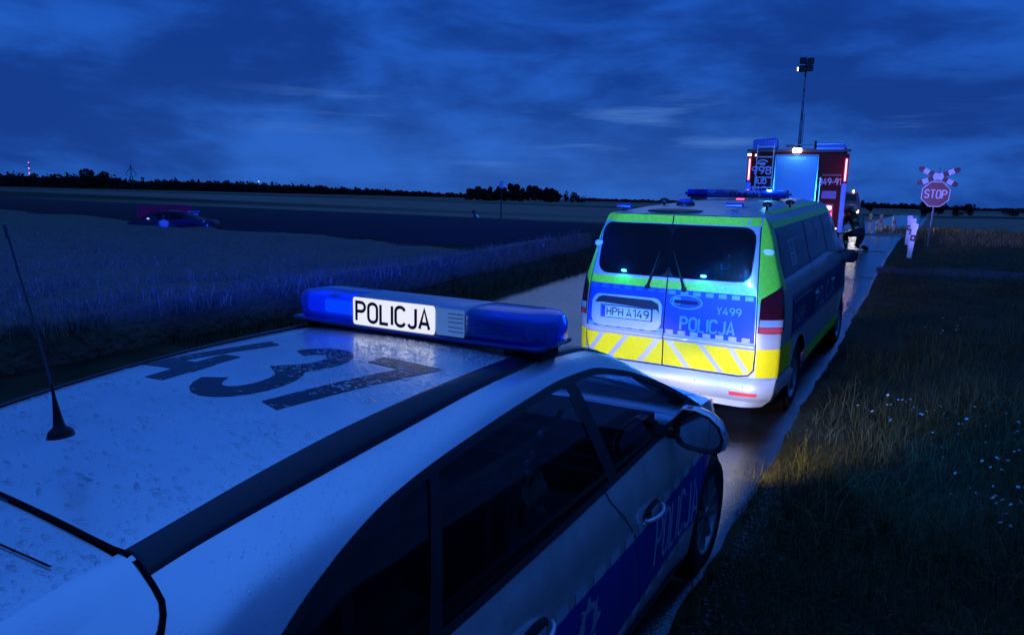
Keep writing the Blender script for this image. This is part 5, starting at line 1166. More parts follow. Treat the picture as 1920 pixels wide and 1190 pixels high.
# signal plate on a post in the field
def polar(az, D): return (D * math.sin(R(az)), D * math.cos(R(az)))
px_, py_ = polar(-30.9, 60); zp = ground_z(px_, py_)
pp = thing('railway_sign_post', 'tall dark pole with a small pale upright board on top, standing in the left field', 'sign post', (px_, py_, zp - .05))
bm = bmesh.new(); cyl(bm, (0, 0, 0), (0, 0, 3.4 - zp), .055, .05); bo('pole', bm, mat('dull pole', (.08, .06, .06), .7), pp)
bm = bmesh.new(); box(bm, (.03, -.06, 3.15 - zp), (.28, .03, .58), .01, Matrix.Rotation(R(31), 3, 'Z')); bo('board', bm, WHITEPAINT, pp)

# ================================================================== RED VAN beyond the crossing
rvx, rvy = -4.12, 40.0
rv = thing('red_van', 'dark red fire service van facing us with one headlight lit, beyond the fire engine', 'van', (rvx, rvy, road_z(rvy)), R(5))
def rvsec(y, t, s): pass
prof = [(0, .42), (0, .98), (.12, 1.08), (.85, 1.22), (1.55, 1.78), (1.75, 1.86), (4.6, 1.90), (4.8, .5)]
V = []; F = []; nP = len(prof)
for x, k, dzz in ((-.93, 0, 0), (-.90, 1, 0), (.90, 1, 0), (.93, 0, 0)):
    for (y, z) in prof:
        ww = 1 - (.16 if z > 1.3 else .0); V.append((x * ww, y + (.06 if k == 0 and y < 1 else 0), z - (.05 if k == 0 else 0)))
for c in range(3):
    for k in range(nP): F.append((c * nP + k, c * nP + (k + 1) % nP, (c + 1) * nP + (k + 1) % nP, (c + 1) * nP + k))
F += [tuple(range(nP)), tuple(range(3 * nP, 4 * nP))]
me = bpy.data.meshes.new('body'); me.from_pydata(V, [], F); bm = bmesh.new(); bm.from_mesh(me); bmesh.ops.recalc_face_normals(bm, faces=bm.faces); bmesh.ops.bevel(bm, geom=bm.edges[:], offset=.035, segments=2, affect='EDGES'); bm.to_mesh(me); bm.free()
link('body', me, rv, False, mat('dark red van paint', (.26, .012, .02), .3, coat=.5))
mo('windscreen', [(-.74, .93, 1.28), (.74, .93, 1.28), (.68, 1.50, 1.755), (-.68, 1.50, 1.755)], [(0, 1, 2, 3)], DARKGLASS, rv)
bm = bmesh.new(); box(bm, (0, -.03, .52), (1.84, .14, .30), .05); bo('front_bumper', bm, mat('grey bumper', (.05, .05, .06), .5), rv)
bm = bmesh.new(); box(bm, (0, -.025, .86), (1.0, .04, .16), .02); bo('grille', bm, BLACKTRIM, rv)
bm = bmesh.new(); box(bm, (-.02, -.11, .66), (.50, .02, .115), .01); bo('number_plate', bm, mat('lit plate', (.8, .75, .7), .4, emit=(1, .85, .75), estr=.45), rv)
for s in (-1, 1):
    bm = bmesh.new(); ball(bm, (s * .72, -.02, .88), .13, (1.2, .5, .9)); bo('headlight', bm, WHITELAMP if s > 0 else CLEARLENS, rv, True)
    bm = bmesh.new(); ball(bm, (s * .72, -.08, .44), .12, (1.4, .5, .8)); bo('fog_lamp_surround', bm, mat('silver bumper end', (.4, .4, .42), .4, metal=.3), rv, True)
    bm = bmesh.new(); box(bm, (s * 1.02, .95, 1.30), (.16, .10, .24), .03); bo('door_mirror', bm, BLACKTRIM, rv)
    for yc in (.95, 3.9): wheel(rv, s * .82, yc, .33, .21, s, 6)
bm = bmesh.new(); ball(bm, (.55, 1.6, 1.88), .05); bo('roof_lamp', bm, WHITELAMP, rv, True)
bm = bmesh.new(); box(bm, (-.25, 1.75, 1.95), (.9, .22, .09), .02); bo('light_bar', bm, BLUELENS, rv)
lt = bpy.data.lights.new('headlight_beam', 'SPOT'); lt.energy = 1500; lt.color = (1.0, .84, .55); lt.spot_size = R(58); lt.spot_blend = .4; lt.shadow_soft_size = .06
o = bpy.data.objects.new('headlight_beam', lt); col.objects.link(o); o.parent = rv; o.location = (.72, -.30, .88); o.rotation_euler = (R(-90 + 6), 0, R(43))

# ================================================================== PEOPLE
def skin_body(name, joints, edges, radii, m_, parent, sub=2):
    me = bpy.data.meshes.new(name); me.from_pydata(joints, edges, []); o = link(name, me, parent, True, m_)
    md = o.modifiers.new('skin', 'SKIN'); md.use_smooth_shade = True
    for i, r_ in enumerate(radii): me.skin_vertices[0].data[i].radius = (r_, r_) if not isinstance(r_, tuple) else r_
    me.skin_vertices[0].data[0].use_root = True
    o.modifiers.new('sub', 'SUBSURF').levels = sub; o.modifiers['sub'].render_levels = sub
    bpy.context.view_layer.update(); dg = bpy.context.evaluated_depsgraph_get(); me2 = bpy.data.meshes.new_from_object(o.evaluated_get(dg)); o.modifiers.clear(); o.data = me2
    me2.polygons.foreach_set('use_smooth', [True] * len(me2.polygons)); return o
def person_kneeling(loc, rz):
    o = thing('person', 'firefighter in dark gear and helmet kneeling beside the fire engine on the road', 'firefighter', loc, rz)
    # heading +y, leaning forward over something on the ground; right knee down
    J = [(0, 0, .52), (0, .10, .72), (0, .24, .92), (0, .30, 1.02), (0, .36, 1.10),
         (-.20, .26, .93), (-.30, .42, .72), (-.20, .62, .55), (-.14, .70, .50),
         (.20, .26, .93), (.31, .40, .70), (.20, .60, .52), (.14, .68, .48),
         (-.12, .0, .48), (-.18, .38, .42), (-.18, .30, .08), (-.18, .42, .05),
         (.12, 0, .46), (.17, .30, .10), (.16, -.14, .09), (.16, -.20, .03)]
    E = [(0, 1), (1, 2), (2, 3), (3, 4), (2, 5), (5, 6), (6, 7), (7, 8), (2, 9), (9, 10), (10, 11), (11, 12), (0, 13), (13, 14), (14, 15), (15, 16), (0, 17), (17, 18), (18, 19), (19, 20)]
    Rd = [.155, .16, .17, .07, .07, .085, .065, .05, .035, .085, .065, .05, .035, .115, .085, .065, .06, .115, .085, .065, .055]
    skin_body('body', J, E, Rd, TURNOUT, o)
    bm = bmesh.new(); ball(bm, (0, .42, 1.13), .105, (.85, 1.0, 1.1)); ball(bm, (0, .525, 1.12), .018, (1, 1.2, 1.3), 1); hd_ = bo('head', bm, SKIN, o, True)
    bm = bmesh.new(); ball(bm, (0, .40, 1.18), .145, (.95, 1.12, .85)); cyl(bm, (0, .40, 1.135), (0, .40, 1.15), .16, .155, 20); bo('helmet', bm, mat('pale helmet', (.35, .36, .28), .35), hd_, True)
    for s in (-1, 1):
        bm = bmesh.new(); x = s * .14; ball(bm, (x, .72, .49), .045, (.9, 1.1, .6))
        for k in range(4): tube(bm, [(x - .03 + .02 * k, .75, .49), (x - .03 + .02 * k, .80 + .006 * (k % 2), .475), (x - .03 + .02 * k, .82, .45)], .010, 6)
        tube(bm, [(x - s * .04, .72, .48), (x - s * .06, .76, .46)], .012, 6); bo('glove', bm, BLACKTRIM, o, True)
        bm = bmesh.new(); yb = .36 if s < 0 else -.17; ball(bm, (s * .17, yb, .06), .075, (.75, 1.8, .8)); bo('boot', bm, RUBBER, o, True)
    for (a, b, r_) in (((0, .14, .80), (0, .16, .84), .182), ((0, .03, .60), (0, .045, .635), .170)):
        bm = bmesh.new(); cyl(bm, a, b, r_, r_, 20); bo('reflective_band', bm, HIVISY if a[2] > .7 else mat('pale cyan reflective band', (.25, .6, .7), .4), o, True)
    for s in (-1, 1):
        bm = bmesh.new(); cyl(bm, (s * .262, .36, .83), (s * .285, .40, .76), .082, .078, 14); bo('sleeve_band', bm, HIVISY, o, True)
        p0, p1 = ((-.18, .33, .22), (-.18, .32, .17)) if s < 0 else ((.165, .02, .10), (.163, -.04, .10))
        bm = bmesh.new(); cyl(bm, p0, p1, .088, .085, 14); bo('leg_band', bm, HIVISY if s < 0 else WHITEPAINT, o, True)
    bm = bmesh.new(); cyl(bm, (0, -.13, .70), (0, .05, 1.0), .085, .085, 14); ball(bm, (0, .05, 1.0), .085); ball(bm, (0, -.13, .70), .085); bo('air_cylinder', bm, mat('grey green cylinder', (.10, .13, .11), .4), o, True)
    return o
person_kneeling((-1.86, 23.6, road_z(23.6) + .006), R(35))
px2, py2 = polar(-32.6, 41.0)
po = thing('person', 'person in dark clothes and a bright reflective waistcoat bending over in the left field', 'person', (px2, py2, ground_z(px2, py2)), R(100))
J = [(0, 0, .92), (0, .04, 1.08), (0, .20, 1.30), (0, .27, 1.40), (0, .32, 1.46), (-.20, .20, 1.30), (-.24, .30, 1.05), (-.20, .44, .88), (.20, .20, 1.30), (.24, .30, 1.05), (.20, .44, .88), (-.10, 0, .86), (-.12, .06, .48), (-.12, 0, .08), (-.12, .12, .04), (.10, 0, .86), (.14, .10, .48), (.14, .02, .08), (.14, .14, .04)]
E_ = [(0, 1), (1, 2), (2, 3), (3, 4), (2, 5), (5, 6), (6, 7), (2, 8), (8, 9), (9, 10), (0, 11), (11, 12), (12, 13), (13, 14), (0, 15), (15, 16), (16, 17), (17, 18)]
skin_body('body', J, E_, [.14, .15, .15, .06, .06, .075, .055, .04, .075, .055, .04, .10, .075, .055, .045, .10, .075, .055, .045], TURNOUT, po)
bm = bmesh.new(); ball(bm, (0, .36, 1.54), .10, (.85, 1, 1.15)); h_ = bo('head', bm, SKIN, po, True)
bm = bmesh.new(); ball(bm, (0, .345, 1.57), .107, (.9, 1, 1)); bo('hair', bm, CABIN, h_, True)
VEST_E = mat('waistcoat retroreflective', (.62, .85, .62), .5, emit=None)
J2 = [(0, 0, .90), (0, .04, 1.08), (0, .20, 1.30), (0, .25, 1.36)]
skin_body('waistcoat', J2, [(0, 1), (1, 2), (2, 3)], [.17, .175, .185, .10], VEST_E, po)
for s in (-1, 1):
    bm = bmesh.new(); ball(bm, (s * .20, .46, .85), .04, (.8, 1, 1.2))
    for k in range(4): tube(bm, [(s * .20 - .024 + .016 * k, .47, .83), (s * .20 - .024 + .016 * k, .485, .775)], .008, 5)
    bo('hand', bm, SKIN, po, True)

# ================================================================== WRECK and red screen in the field
wx, wy = polar(-54.9, 41.5); wz = ground_z(wx, wy)
wr = thing('crashed_car', 'dark crashed car lying in the left field below the red screen', 'crashed car', (wx, wy, wz), R(38))
bpf = [(-2.1, .35), (-2.05, .75), (-1.35, .88), (-.75, 1.28), (-.1, 1.36), (.55, 1.32), (1.35, .98), (2.0, .92), (2.15, .60), (2.1, .30)]
V = []; F = []; n_ = len(bpf)
for yv, k in ((-.80, .0), (-.72, 1.), (.72, 1.), (.80, .0)):
    for (a, b) in bpf: V.append((a * (1 if k else .985), yv * (.84 if b > 1 else 1), b - (.05 if not k else 0)))
for c in range(3):
    for k in range(n_): F.append((c * n_ + k, c * n_ + (k + 1) % n_, (c + 1) * n_ + (k + 1) % n_, (c + 1) * n_ + k))
F += [tuple(range(n_)), tuple(range(3 * n_, 4 * n_))]
me = bpy.data.meshes.new('body'); me.from_pydata(V, [], F); bm = bmesh.new(); bm.from_mesh(me); bmesh.ops.recalc_face_normals(bm, faces=bm.faces); bmesh.ops.bevel(bm, geom=bm.edges[:], offset=.05, segments=2, affect='EDGES')
for v in bm.verts: v.co += Vector((.0, .0, .05 * math.sin(v.co.x * 5 + v.co.y * 4)))
bm.to_mesh(me); bm.free(); link('body', me, wr, True, mat('dark wreck paint', (.010, .012, .03), .6))
for s in (-1, 1):
    mo('side_window', [(-.70, s * .70, 1.20), (-.05, s * .70, 1.28), (-.05, s * .765, .95), (-1.15, s * .765, .92)], [(0, 1, 2, 3)], DARKGLASS, wr)
    mo('side_window', [(.02, s * .70, 1.28), (.50, s * .70, 1.24), (1.15, s * .765, .98), (.02, s * .765, .95)], [(0, 1, 2, 3)], DARKGLASS, wr)
    for a in (-1.3, 1.35): 
        bm = bmesh.new(); cyl(bm, (a, s * .62, .32), (a, s * .84, .32), .31, .31, 20); bo('wheel', bm, RUBBER, wr)
bm = bmesh.new(); ball(bm, (-1.0, -.80, .95), .07, (1, .5, .6)); bo('small_lamp', bm, mat('pale lamp in the wreck', (.6, .65, .9), .4, emit=(.5, .6, 1), estr=.9), wr, True)
px3, py3 = polar(-55.55, 39.3)
bag = thing('person', 'crouching person in pale clothing beside the crashed car in the left field', 'person', (px3, py3, ground_z(px3, py3)), R(60))
J = [(0, 0, .42), (0, .08, .62), (0, .18, .84), (0, .22, .94), (-.17, .2, .82), (-.2, .36, .64), (-.1, .50, .60), (.17, .2, .82), (.2, .36, .64), (.1, .5, .60), (-.1, 0, .38), (-.14, .34, .46), (-.14, .24, .08), (-.14, .36, .04), (.1, 0, .38), (.14, .34, .44), (.14, .2, .08), (.14, .32, .04)]
E_ = [(0, 1), (1, 2), (2, 3), (2, 4), (4, 5), (5, 6), (2, 7), (7, 8), (8, 9), (0, 10), (10, 11), (11, 12), (12, 13), (0, 14), (14, 15), (15, 16), (16, 17)]
skin_body('body', J, E_, [.14, .15, .15, .06, .075, .055, .04, .075, .055, .04, .10, .08, .055, .045, .10, .08, .055, .045], mat('pale jacket', (.36, .40, .62), .7), bag)
bm = bmesh.new(); ball(bm, (0, .27, 1.03), .10, (.85, 1, 1.15)); h_ = bo('head', bm, SKIN, bag, True)
bm = bmesh.new(); ball(bm, (0, .255, 1.06), .106, (.9, 1, 1)); bo('hair', bm, CABIN, h_, True)
sx_, sy_ = polar(-55.4, 46.0); sz_ = ground_z(sx_, sy_)
scr = thing('screening_sheet', 'low red cloth screen stretched between poles behind the crashed car', 'screen', (sx_, sy_, sz_), R(55.4))
V, F = gpiece(lambda x, t: (x, .06 * math.sin(x * 4) * (1 - t), .10 + (1.42 + .05 * math.sin(x * 2.2)) * t), lin(-1.45, 1.35, 24), lin(0, 1, 8)); mo('cloth', V, F, mat('red screen cloth', (.80, .02, .05), .8), scr, True)
for x in (-1.45, -.5, .45, 1.35):
    bm = bmesh.new(); cyl(bm, (x, .05, 0), (x, .05, 1.54), .012); bo('pole', bm, STEEL, scr)
tx, ty = polar(-53.6, 44.0)
tr = thing('warning_tripod', 'small pale folding sign standing at the right end of the red screen', 'folding sign', (tx, ty, ground_z(tx, ty)), R(53))
bm = bmesh.new(); box(bm, (.05, 0, 1.02), (.36, .02, .22), .01, None); bo('panel', bm, mat('pale blue panel', (.45, .48, .80), .5), tr)
for a, b in (((-.28, 0, 1.25), (.0, 0, .70)), ((-.28, 0, 1.25), (-.24, 0, .85)), ((-.28, 0, 1.22), (.30, 0, 1.22)), ((-.2, .1, 0), (-.1, 0, 1.0)), ((.2, .1, 0), (.1, 0, 1.0))):
    bm = bmesh.new(); cyl(bm, a, b, .022); bo('leg', bm, mat('pale blue tube', (.45, .48, .80), .5), tr)
for az, D_ in ((-52.95, 40), (-52.75, 36)):
    lx, ly = polar(az, D_); mk = thing('ground_marker', 'tiny pale evidence marker in the wheat right of the crashed car, %s' % ('the farther one' if D_ == 40 else 'the nearer one'), 'marker', (lx, ly, ground_z(lx, ly)), group='evidence markers')
    bm = bmesh.new(); box(bm, (0, 0, .42), (.012, .012, .84)); bo('stake', bm, STEEL, mk); bm = bmesh.new(); box(bm, (0, 0, .86), (.10, .05, .09), .01); bo('marker_head', bm, WHITEPAINT, mk)

# ================================================================== FAR THINGS
FOL = mat('dusk foliage', (.018, .030, .014), .9, vary=.4, vscale=.8)
FOLF = mat('far wood foliage', (.012, .022, .016), .95, vary=.3, vscale=.05)
def crown(rr, cx_, cy_, cz_, rx_, ry_, rz_, n, leaf, conical=0.0, lobes=7):
    V = []; F = []; lb = []
    for _ in range(lobes):
        a = rr.uniform(0, 6.28); q = rr.uniform(.15, .62); z = rr.uniform(-.7, .75); lb.append((q * math.cos(a) * (1 - conical * (z + 1) / 2), q * math.sin(a) * (1 - conical * (z + 1) / 2), z, rr.uniform(.28, .52) * (1 - conical * .4 * (z + 1))))
    for _ in range(n):
        l = rr.choice(lb); d = Vector((rr.gauss(0, 1), rr.gauss(0, 1), rr.gauss(0, 1))).normalized() * (l[3] * (.55 + .45 * rr.random() ** .5))
        c = Vector((cx_ + (l[0] + d.x) * rx_, cy_ + (l[1] + d.y) * ry_, cz_ + (l[2] * .75 + d.z) * rz_))
        u = Vector((rr.gauss(0, 1), rr.gauss(0, 1), rr.gauss(0, 1))).normalized(); w_ = u.cross(Vector((rr.gauss(0, 1), rr.gauss(0, 1), rr.gauss(0, 1)))).normalized(); s_ = leaf * rr.uniform(.5, 1.3)
        b = len(V); V += [c + u * s_, c + w_ * s_ * .7, c - u * s_, c - w_ * s_ * .7]; F.append((b, b + 1, b + 2, b + 3))
    return V, F
def tree(label, az, D, h, wdt, seed, name='tree', cat='tree', group=None, base=None, n=1500, conical=0.0, low=.10):
    rr = random.Random(seed); x, y = polar(az, D); z = ground_z(x, y) if base is None else base
    o = thing(name, label, cat, (x, y, z - .1), rr.uniform(0, 6), group)
    V, F = crown(rr, 0, 0, h * (.5 + low / 2), wdt / 2, wdt / 2, h * (.5 - low / 2) * 1.25, n, h * .045 + .05, conical); mo('crown', V, F, FOL, o)
    bm = bmesh.new(); cyl(bm, (0, 0, 0), (0, 0, h * .62), h * .028, h * .010, 7)
    for k in range(4): a = rr.uniform(0, 6.28); cyl(bm, (0, 0, h * (.25 + .08 * k)), (math.cos(a) * wdt * .28, math.sin(a) * wdt * .28, h * (.5 + .08 * k)), h * .010, h * .004, 5)
    bo('trunk', bm, BARK, o); return o
# the dark copse in the middle: every tree its own
cop = [(-33.2, .0120), (-32.7, .0155), (-32.2, .0180), (-31.7, .0172), (-31.2, .0195), (-30.7, .0208), (-30.2, .0190), (-29.7, .0196), (-29.2, .0185), (-28.7, .0182), (-28.2, .0170), (-27.8, .0150), (-27.35, .0165), (-26.9, .0145), (-26.5, .0120)]
rrc = random.Random(4)
for i, (az, te) in enumerate(cop):
    D = 300 + 14 * math.sin(i * 2.3); zb = ground_z(*polar(az, D)); wh = ['at the left edge', 'second from the left', 'third from the left', 'fourth from the left', 'fifth from the left, behind the pole', 'sixth from the left', 'seventh from the left', 'in the very middle', 'seventh from the right', 'sixth from the right', 'fifth from the right', 'fourth from the right', 'third from the right', 'second from the right', 'at the right edge'][i]
    tree('dark tree of the far copse, %s' % wh, az, D, te * D + CAM_H - zb, 6.6 + rrc.uniform(0, 1.6), 40 + i, group='trees of the far copse', n=2600, conical=rrc.choice([.35, .65, .8]), low=.0)
tree('small round tree standing just right of the far copse', -25.85, 300, 4.2, 3.4, 71, group='trees of the far copse', n=700, low=0)
tree('larger round tree right of the far copse, last before the open field', -25.15, 295, 4.8, 4.8, 72, group='trees of the far copse', n=900, low=0)
tree('low bush trailing off to the right of the far copse', -24.6, 300, 3.0, 5.0, 73, group='trees of the far copse', n=600, low=0)
tree('big domed tree rising above the left skyline', -59.7, 700, 15.5, 27, 74, n=2200, low=0)
tree('small round tree beside the pylon on the left skyline', -56.9, 780, 7.0, 8, 75, n=700, low=0)
for az, te, wd_, lb_ in ((.25, .0115, 4.2, 'bushy dark tree behind the STOP sign pole'), (-.55, .0085, 3.2, 'lower dark bush left of the STOP sign pole'), (2.05, .0078, 4.6, 'round dark bush right of the STOP sign on the horizon'), (1.35, .0035, 3.4, 'small bush just left of the round one on the right horizon'), (4.4, .003, 6, 'low bush at the right edge of the view'), (-3.95, .0048, 2.2, 'small bush right of the red van')):
    D = 210; x, y = polar(az, D); zb = ground_z(x, y); tree(lb_, az, D, te * D + CAM_H - zb, wd_, int(100 + az * 10), name='bush', cat='bush', n=1000, low=0)
for x0_, y0_, lb_ in ((-3.25, 34.5, 'small leafless bush'),): pass
# hedges / woods on the skyline
def woods(name, az0, az1, D, hs, seed, label_kind='stuff', step=.10):
    rr = random.Random(seed); V = []; F = []; a = az0
    while a < az1:
        h = float(np.interp(a, [q[0] for q in hs], [q[1] for q in hs])); x, y = polar(a, D + rr.uniform(-20, 20) * D / 900); z = ground_z(x, y)
        H = max(h * D + CAM_H - z, 1.2) * rr.uniform(1.05, 1.28); wv = D * R(step) * 1.9
        v, f = crown(rr, x, y, z + H * .42, wv, wv, H * .62, 70, wv * .36, 0, 4); b = len(V); V += v; F += [tuple(i + b for i in q) for q in f]
        bx0 = len(V); ct, st_ = math.cos(R(a)), math.sin(R(a)); 
        for k in (-1, 1):
            for zz_ in (-2, H * .72): V.append(Vector((x + k * ct * wv * 1.2, y - k * st_ * wv * 1.2, z + zz_)))
            for zz_ in (-2, H * .72): V.append(Vector((x + k * ct * wv * 1.2 + st_ * wv, y - k * st_ * wv * 1.2 + ct * wv, z + zz_)))
        F += [(bx0, bx0 + 1, bx0 + 5, bx0 + 4), (bx0 + 1, bx0 + 3, bx0 + 7, bx0 + 5), (bx0 + 2, bx0 + 3, bx0 + 7, bx0 + 6), (bx0, bx0 + 1, bx0 + 3, bx0 + 2), (bx0 + 4, bx0 + 5, bx0 + 7, bx0 + 6)]
        a += step
    o = mo(name, V, F, FOLF); return tag(o, kind='stuff')
hsL = [(-75, .012), (-66, .0118), (-63, .0125), (-61.2, .0130), (-60.3, .0145), (-58.5, .0135), (-57.7, .0085), (-55, .0108), (-51, .0112), (-49, .0100), (-46, .0092), (-43, .0075), (-40, .0058), (-37, .0048), (-34.5, .0036), (-32, .0022)]
tag(woods('distant_wood', -72, -33, 820, hsL, 5, step=.13), 'long dark wood along the left skyline', 'wood')
hsR = [(-26, .0012), (-18, .0010), (-10, .0012), (-4.2, .0040), (-1.6, .0036), (-.5, .0015), (2, .0008), (10, .0014), (20, .002)]
tag(woods('distant_hedge', -24.5, 16, 700, hsR, 6, step=.13), 'low dark hedges along the right skyline', 'hedge')
# radio mast with red lamps
mx_, my_ = polar(-63.3, 1400); rm = thing('radio_mast', 'far thin radio mast with pink warning lamps above the left skyline', 'radio mast', (mx_, my_, 0))
bm = bmesh.new(); cyl(bm, (0, 0, 0), (0, 0, 39), .7, .35, 6); bo('mast_tube', bm, mat('mast steel', (.1, .1, .12), .6), rm)
for zz_, r_ in ((38.5, 1.0), (29.5, 1.35), (21.5, 1.3), (24, .6)):
    bm = bmesh.new(); ball(bm, (0, -1, zz_), r_, (1, 1, 1), 1); bo('warning_lamp', bm, mat('warning lamp', (1, .5, .6), .4, emit=(1, .42, .62), estr=1.0), rm)
# pylon
qx, qy = polar(-57.45, 620); py = thing('power_pylon', 'dark lattice power pylon on the left skyline', 'pylon', (qx, qy, ground_z(qx, qy)), R(57.4))
def bars(nm, prs, w_): 
    bm = bmesh.new()
    for a, b in prs: cyl(bm, (a[0], 0, a[1]), (b[0], 0, b[1]), w_, w_, 5)
    return bo(nm, bm, mat('pylon steel', (.03, .035, .05), .6), py)
bars('tower_frame', [((-1.1, 0), (-.5, 12)), ((1.1, 0), (.5, 12)), ((-.5, 12), (0, 19.2)), ((.5, 12), (0, 19.2)), ((-1.0, 2), (.6, 8)), ((1.0, 2), (-.6, 8)), ((-.6, 8), (.5, 12))], .17)
bars('cross_arm', [((-3.6, 11.5), (0, 17.5)), ((3.6, 11.5), (0, 17.5)), ((-3.6, 11.5), (-.6, 9.0)), ((3.6, 11.5), (.6, 9.0)), ((-3.2, 4.5), (-.4, 10)), ((3.2, 4.5), (.4, 10)), ((-3.0, 13.3), (0, 16)), ((3.0, 13.3), (0, 16))], .16)
fx, fy = polar(-49.1, 800); fl = thing('far_lamp', 'tiny bright lamp on a pole above the left skyline', 'lamp', (fx, fy, 0))
bm = bmesh.new(); cyl(bm, (0, 0, 0), (0, 0, 11.8), .12); bo('pole', bm, STEEL, fl); bm = bmesh.new(); ball(bm, (0, 0, 12.2), .8, (1.2, 1, .8), 1); bo('lamp', bm, mat('far white lamp', (1, 1, 1), .4, emit=(.8, .85, .9), estr=1.3), fl)

# ================================================================== VEGETATION
def blades(name, n, region, hgt, wid, mats, seed, lean=.35, segs=2, midx=None):
    g_ = np.random.default_rng(seed); P = region(g_, n); n = len(P)
    ang = g_.uniform(0, 2 * np.pi, n); ln = np.abs(g_.normal(0, lean, n)); hh = hgt * P[:, 3] * g_.uniform(.45, 1.15, n); ww = wid * g_.uniform(.6, 1.3, n)
    dxx = np.cos(ang) * ln * hh; dyy = np.sin(ang) * ln * hh; sa = g_.uniform(0, 2 * np.pi, n); sxx = np.cos(sa) * ww / 2; syy = np.sin(sa) * ww / 2
    ks = [0, .55, 1.0]; V = np.zeros((n, 5, 3))
    for r_, k in enumerate((0, .55)):
        bx_ = P[:, 0] + dxx * k ** 2; by_ = P[:, 1] + dyy * k ** 2; bz_ = P[:, 2] + hh * k * (1 - .15 * k); tw = (1, .75)[r_]
        V[:, 2 * r_, 0] = bx_ - sxx * tw; V[:, 2 * r_, 1] = by_ - syy * tw; V[:, 2 * r_, 2] = bz_
        V[:, 2 * r_ + 1, 0] = bx_ + sxx * tw; V[:, 2 * r_ + 1, 1] = by_ + syy * tw; V[:, 2 * r_ + 1, 2] = bz_
    V[:, 4, 0] = P[:, 0] + dxx; V[:, 4, 1] = P[:, 1] + dyy; V[:, 4, 2] = P[:, 2] + hh * (1 - .25 * np.minimum(ln, 1.5))
    base = np.arange(n) * 5; q = np.stack([base, base + 1, base + 3, base + 2], 1); t3 = np.stack([base + 2, base + 3, base + 4], 1)
    me = bpy.data.meshes.new(name); me.vertices.add(n * 5); me.vertices.foreach_set('co', V.reshape(-1))
    lo = np.concatenate([q.reshape(-1), t3.reshape(-1)]); me.loops.add(len(lo)); me.loops.foreach_set('vertex_index', lo.astype(np.int32))
    me.polygons.add(2 * n); ls = np.concatenate([np.arange(n) * 4, n * 4 + np.arange(n) * 3]); me.polygons.foreach_set('loop_start', ls.astype(np.int32)); me.polygons.foreach_set('loop_total', np.concatenate([np.full(n, 4), np.full(n, 3)]).astype(np.int32))
    mi = g_.integers(0, len(mats), n); me.update(calc_edges=True)
    o = link(name, me, None, False, mats); me.polygons.foreach_set('material_index', np.concatenate([mi, mi]).astype(np.int32)); me.validate(); return o
gz = np.vectorize(ground_z)
def patchy(x, y): return .5 + .5 * np.sin(x * 2.3 + 1.3 * np.sin(y * 1.1)) * np.sin(y * 1.7 + 1.1 * np.sin(x * .9 + 2))
def reg_verge(g_, n):
    d = 1.2 * (30 / 1.2) ** g_.random(n); th = g_.uniform(R(-14), R(24), n); x = d * np.sin(th) + g_.normal(0, .1, n); y = d * np.cos(th)
    m_ = (x > XR - .02 + .10 * np.sin(y * 3.1) + .08 * np.sin(y * 7.3)) & ~((np.abs(y - 19.3 - .12 * (x + .9)) < .45 + .35 * np.sin(x * 2.1) * np.sin(x * .7 + 1)) & (x > -1)); x, y = x[m_], y[m_]
    k = .35 + .85 * patchy(x, y); k *= np.clip((x - XR) / .9 + .35, .35, 1.0); m2 = g_.random(len(x)) < .35 + .65 * patchy(x * .8 + 3, y * .8)
    x, y, k = x[m2], y[m2], k[m2]
    keep = ~((x < .35) & (x > -.35) & (y < .8)); x, y, k = x[keep], y[keep], k[keep]
    return np.stack([x, y, gz(x, y) - .02, k], 1)
G1 = mat('verge grass', (.050, .052, .012), .6, spec=.22, two=(.085, .070, .020), vscale=2); G2 = mat('dry verge grass', (.105, .115, .052), .65, spec=.3, two=(.08, .065, .025), vscale=3); G3 = mat('dark verge grass', (.026, .028, .007), .7, spec=.15)
vg = blades('verge_grass', 150000, reg_verge, .28, .0052, [G1, G3, G1, G2, G3], 11, lean=1.1)
tag(vg, 'dark rough grass of the right-hand verge', 'grass', kind='stuff')
def reg_tall(g_, n):
    y = 4.5 + 22 * g_.random(n) ** 1.3; x = XR + .15 + np.abs(g_.normal(0, 1, n)) * 1.6 * (1 + y / 20); m_ = (patchy(x * 1.3 + 5, y * .9) > .62) & ~((np.abs(y - 19.3 - .12 * (x + .9)) < .9))
    x, y = x[m_], y[m_]; return np.stack([x, y, gz(x, y) - .02, .6 + .6 * patchy(x, y + 4)], 1)
tg = blades('tall_dry_weeds', 12000, reg_tall, .40, .006, [G2, G1, G2], 12, lean=.9); tag(tg, 'pale tall weeds scattered along the right verge', 'weeds', kind='stuff')
def reg_far(g_, n):
    y = g_.uniform(27.5, 42, n); x = g_.uniform(-2.3, 4.5, n); m_ = (x > XR - 1.3 * (y > 34) + .1) & (x < 6); x, y = x[m_], y[m_]; return np.stack([x, y, gz(x, y) - .02, .5 + .8 * patchy(x * 2, y)], 1)
fg_ = blades('lit_weeds', 9000, reg_far, .34, .012, [mat('straw weeds', (.30, .24, .12), .7), G2, G1], 13, lean=.4); tag(fg_, 'straw coloured weeds beyond the railway lit by the red van', 'weeds', kind='stuff')
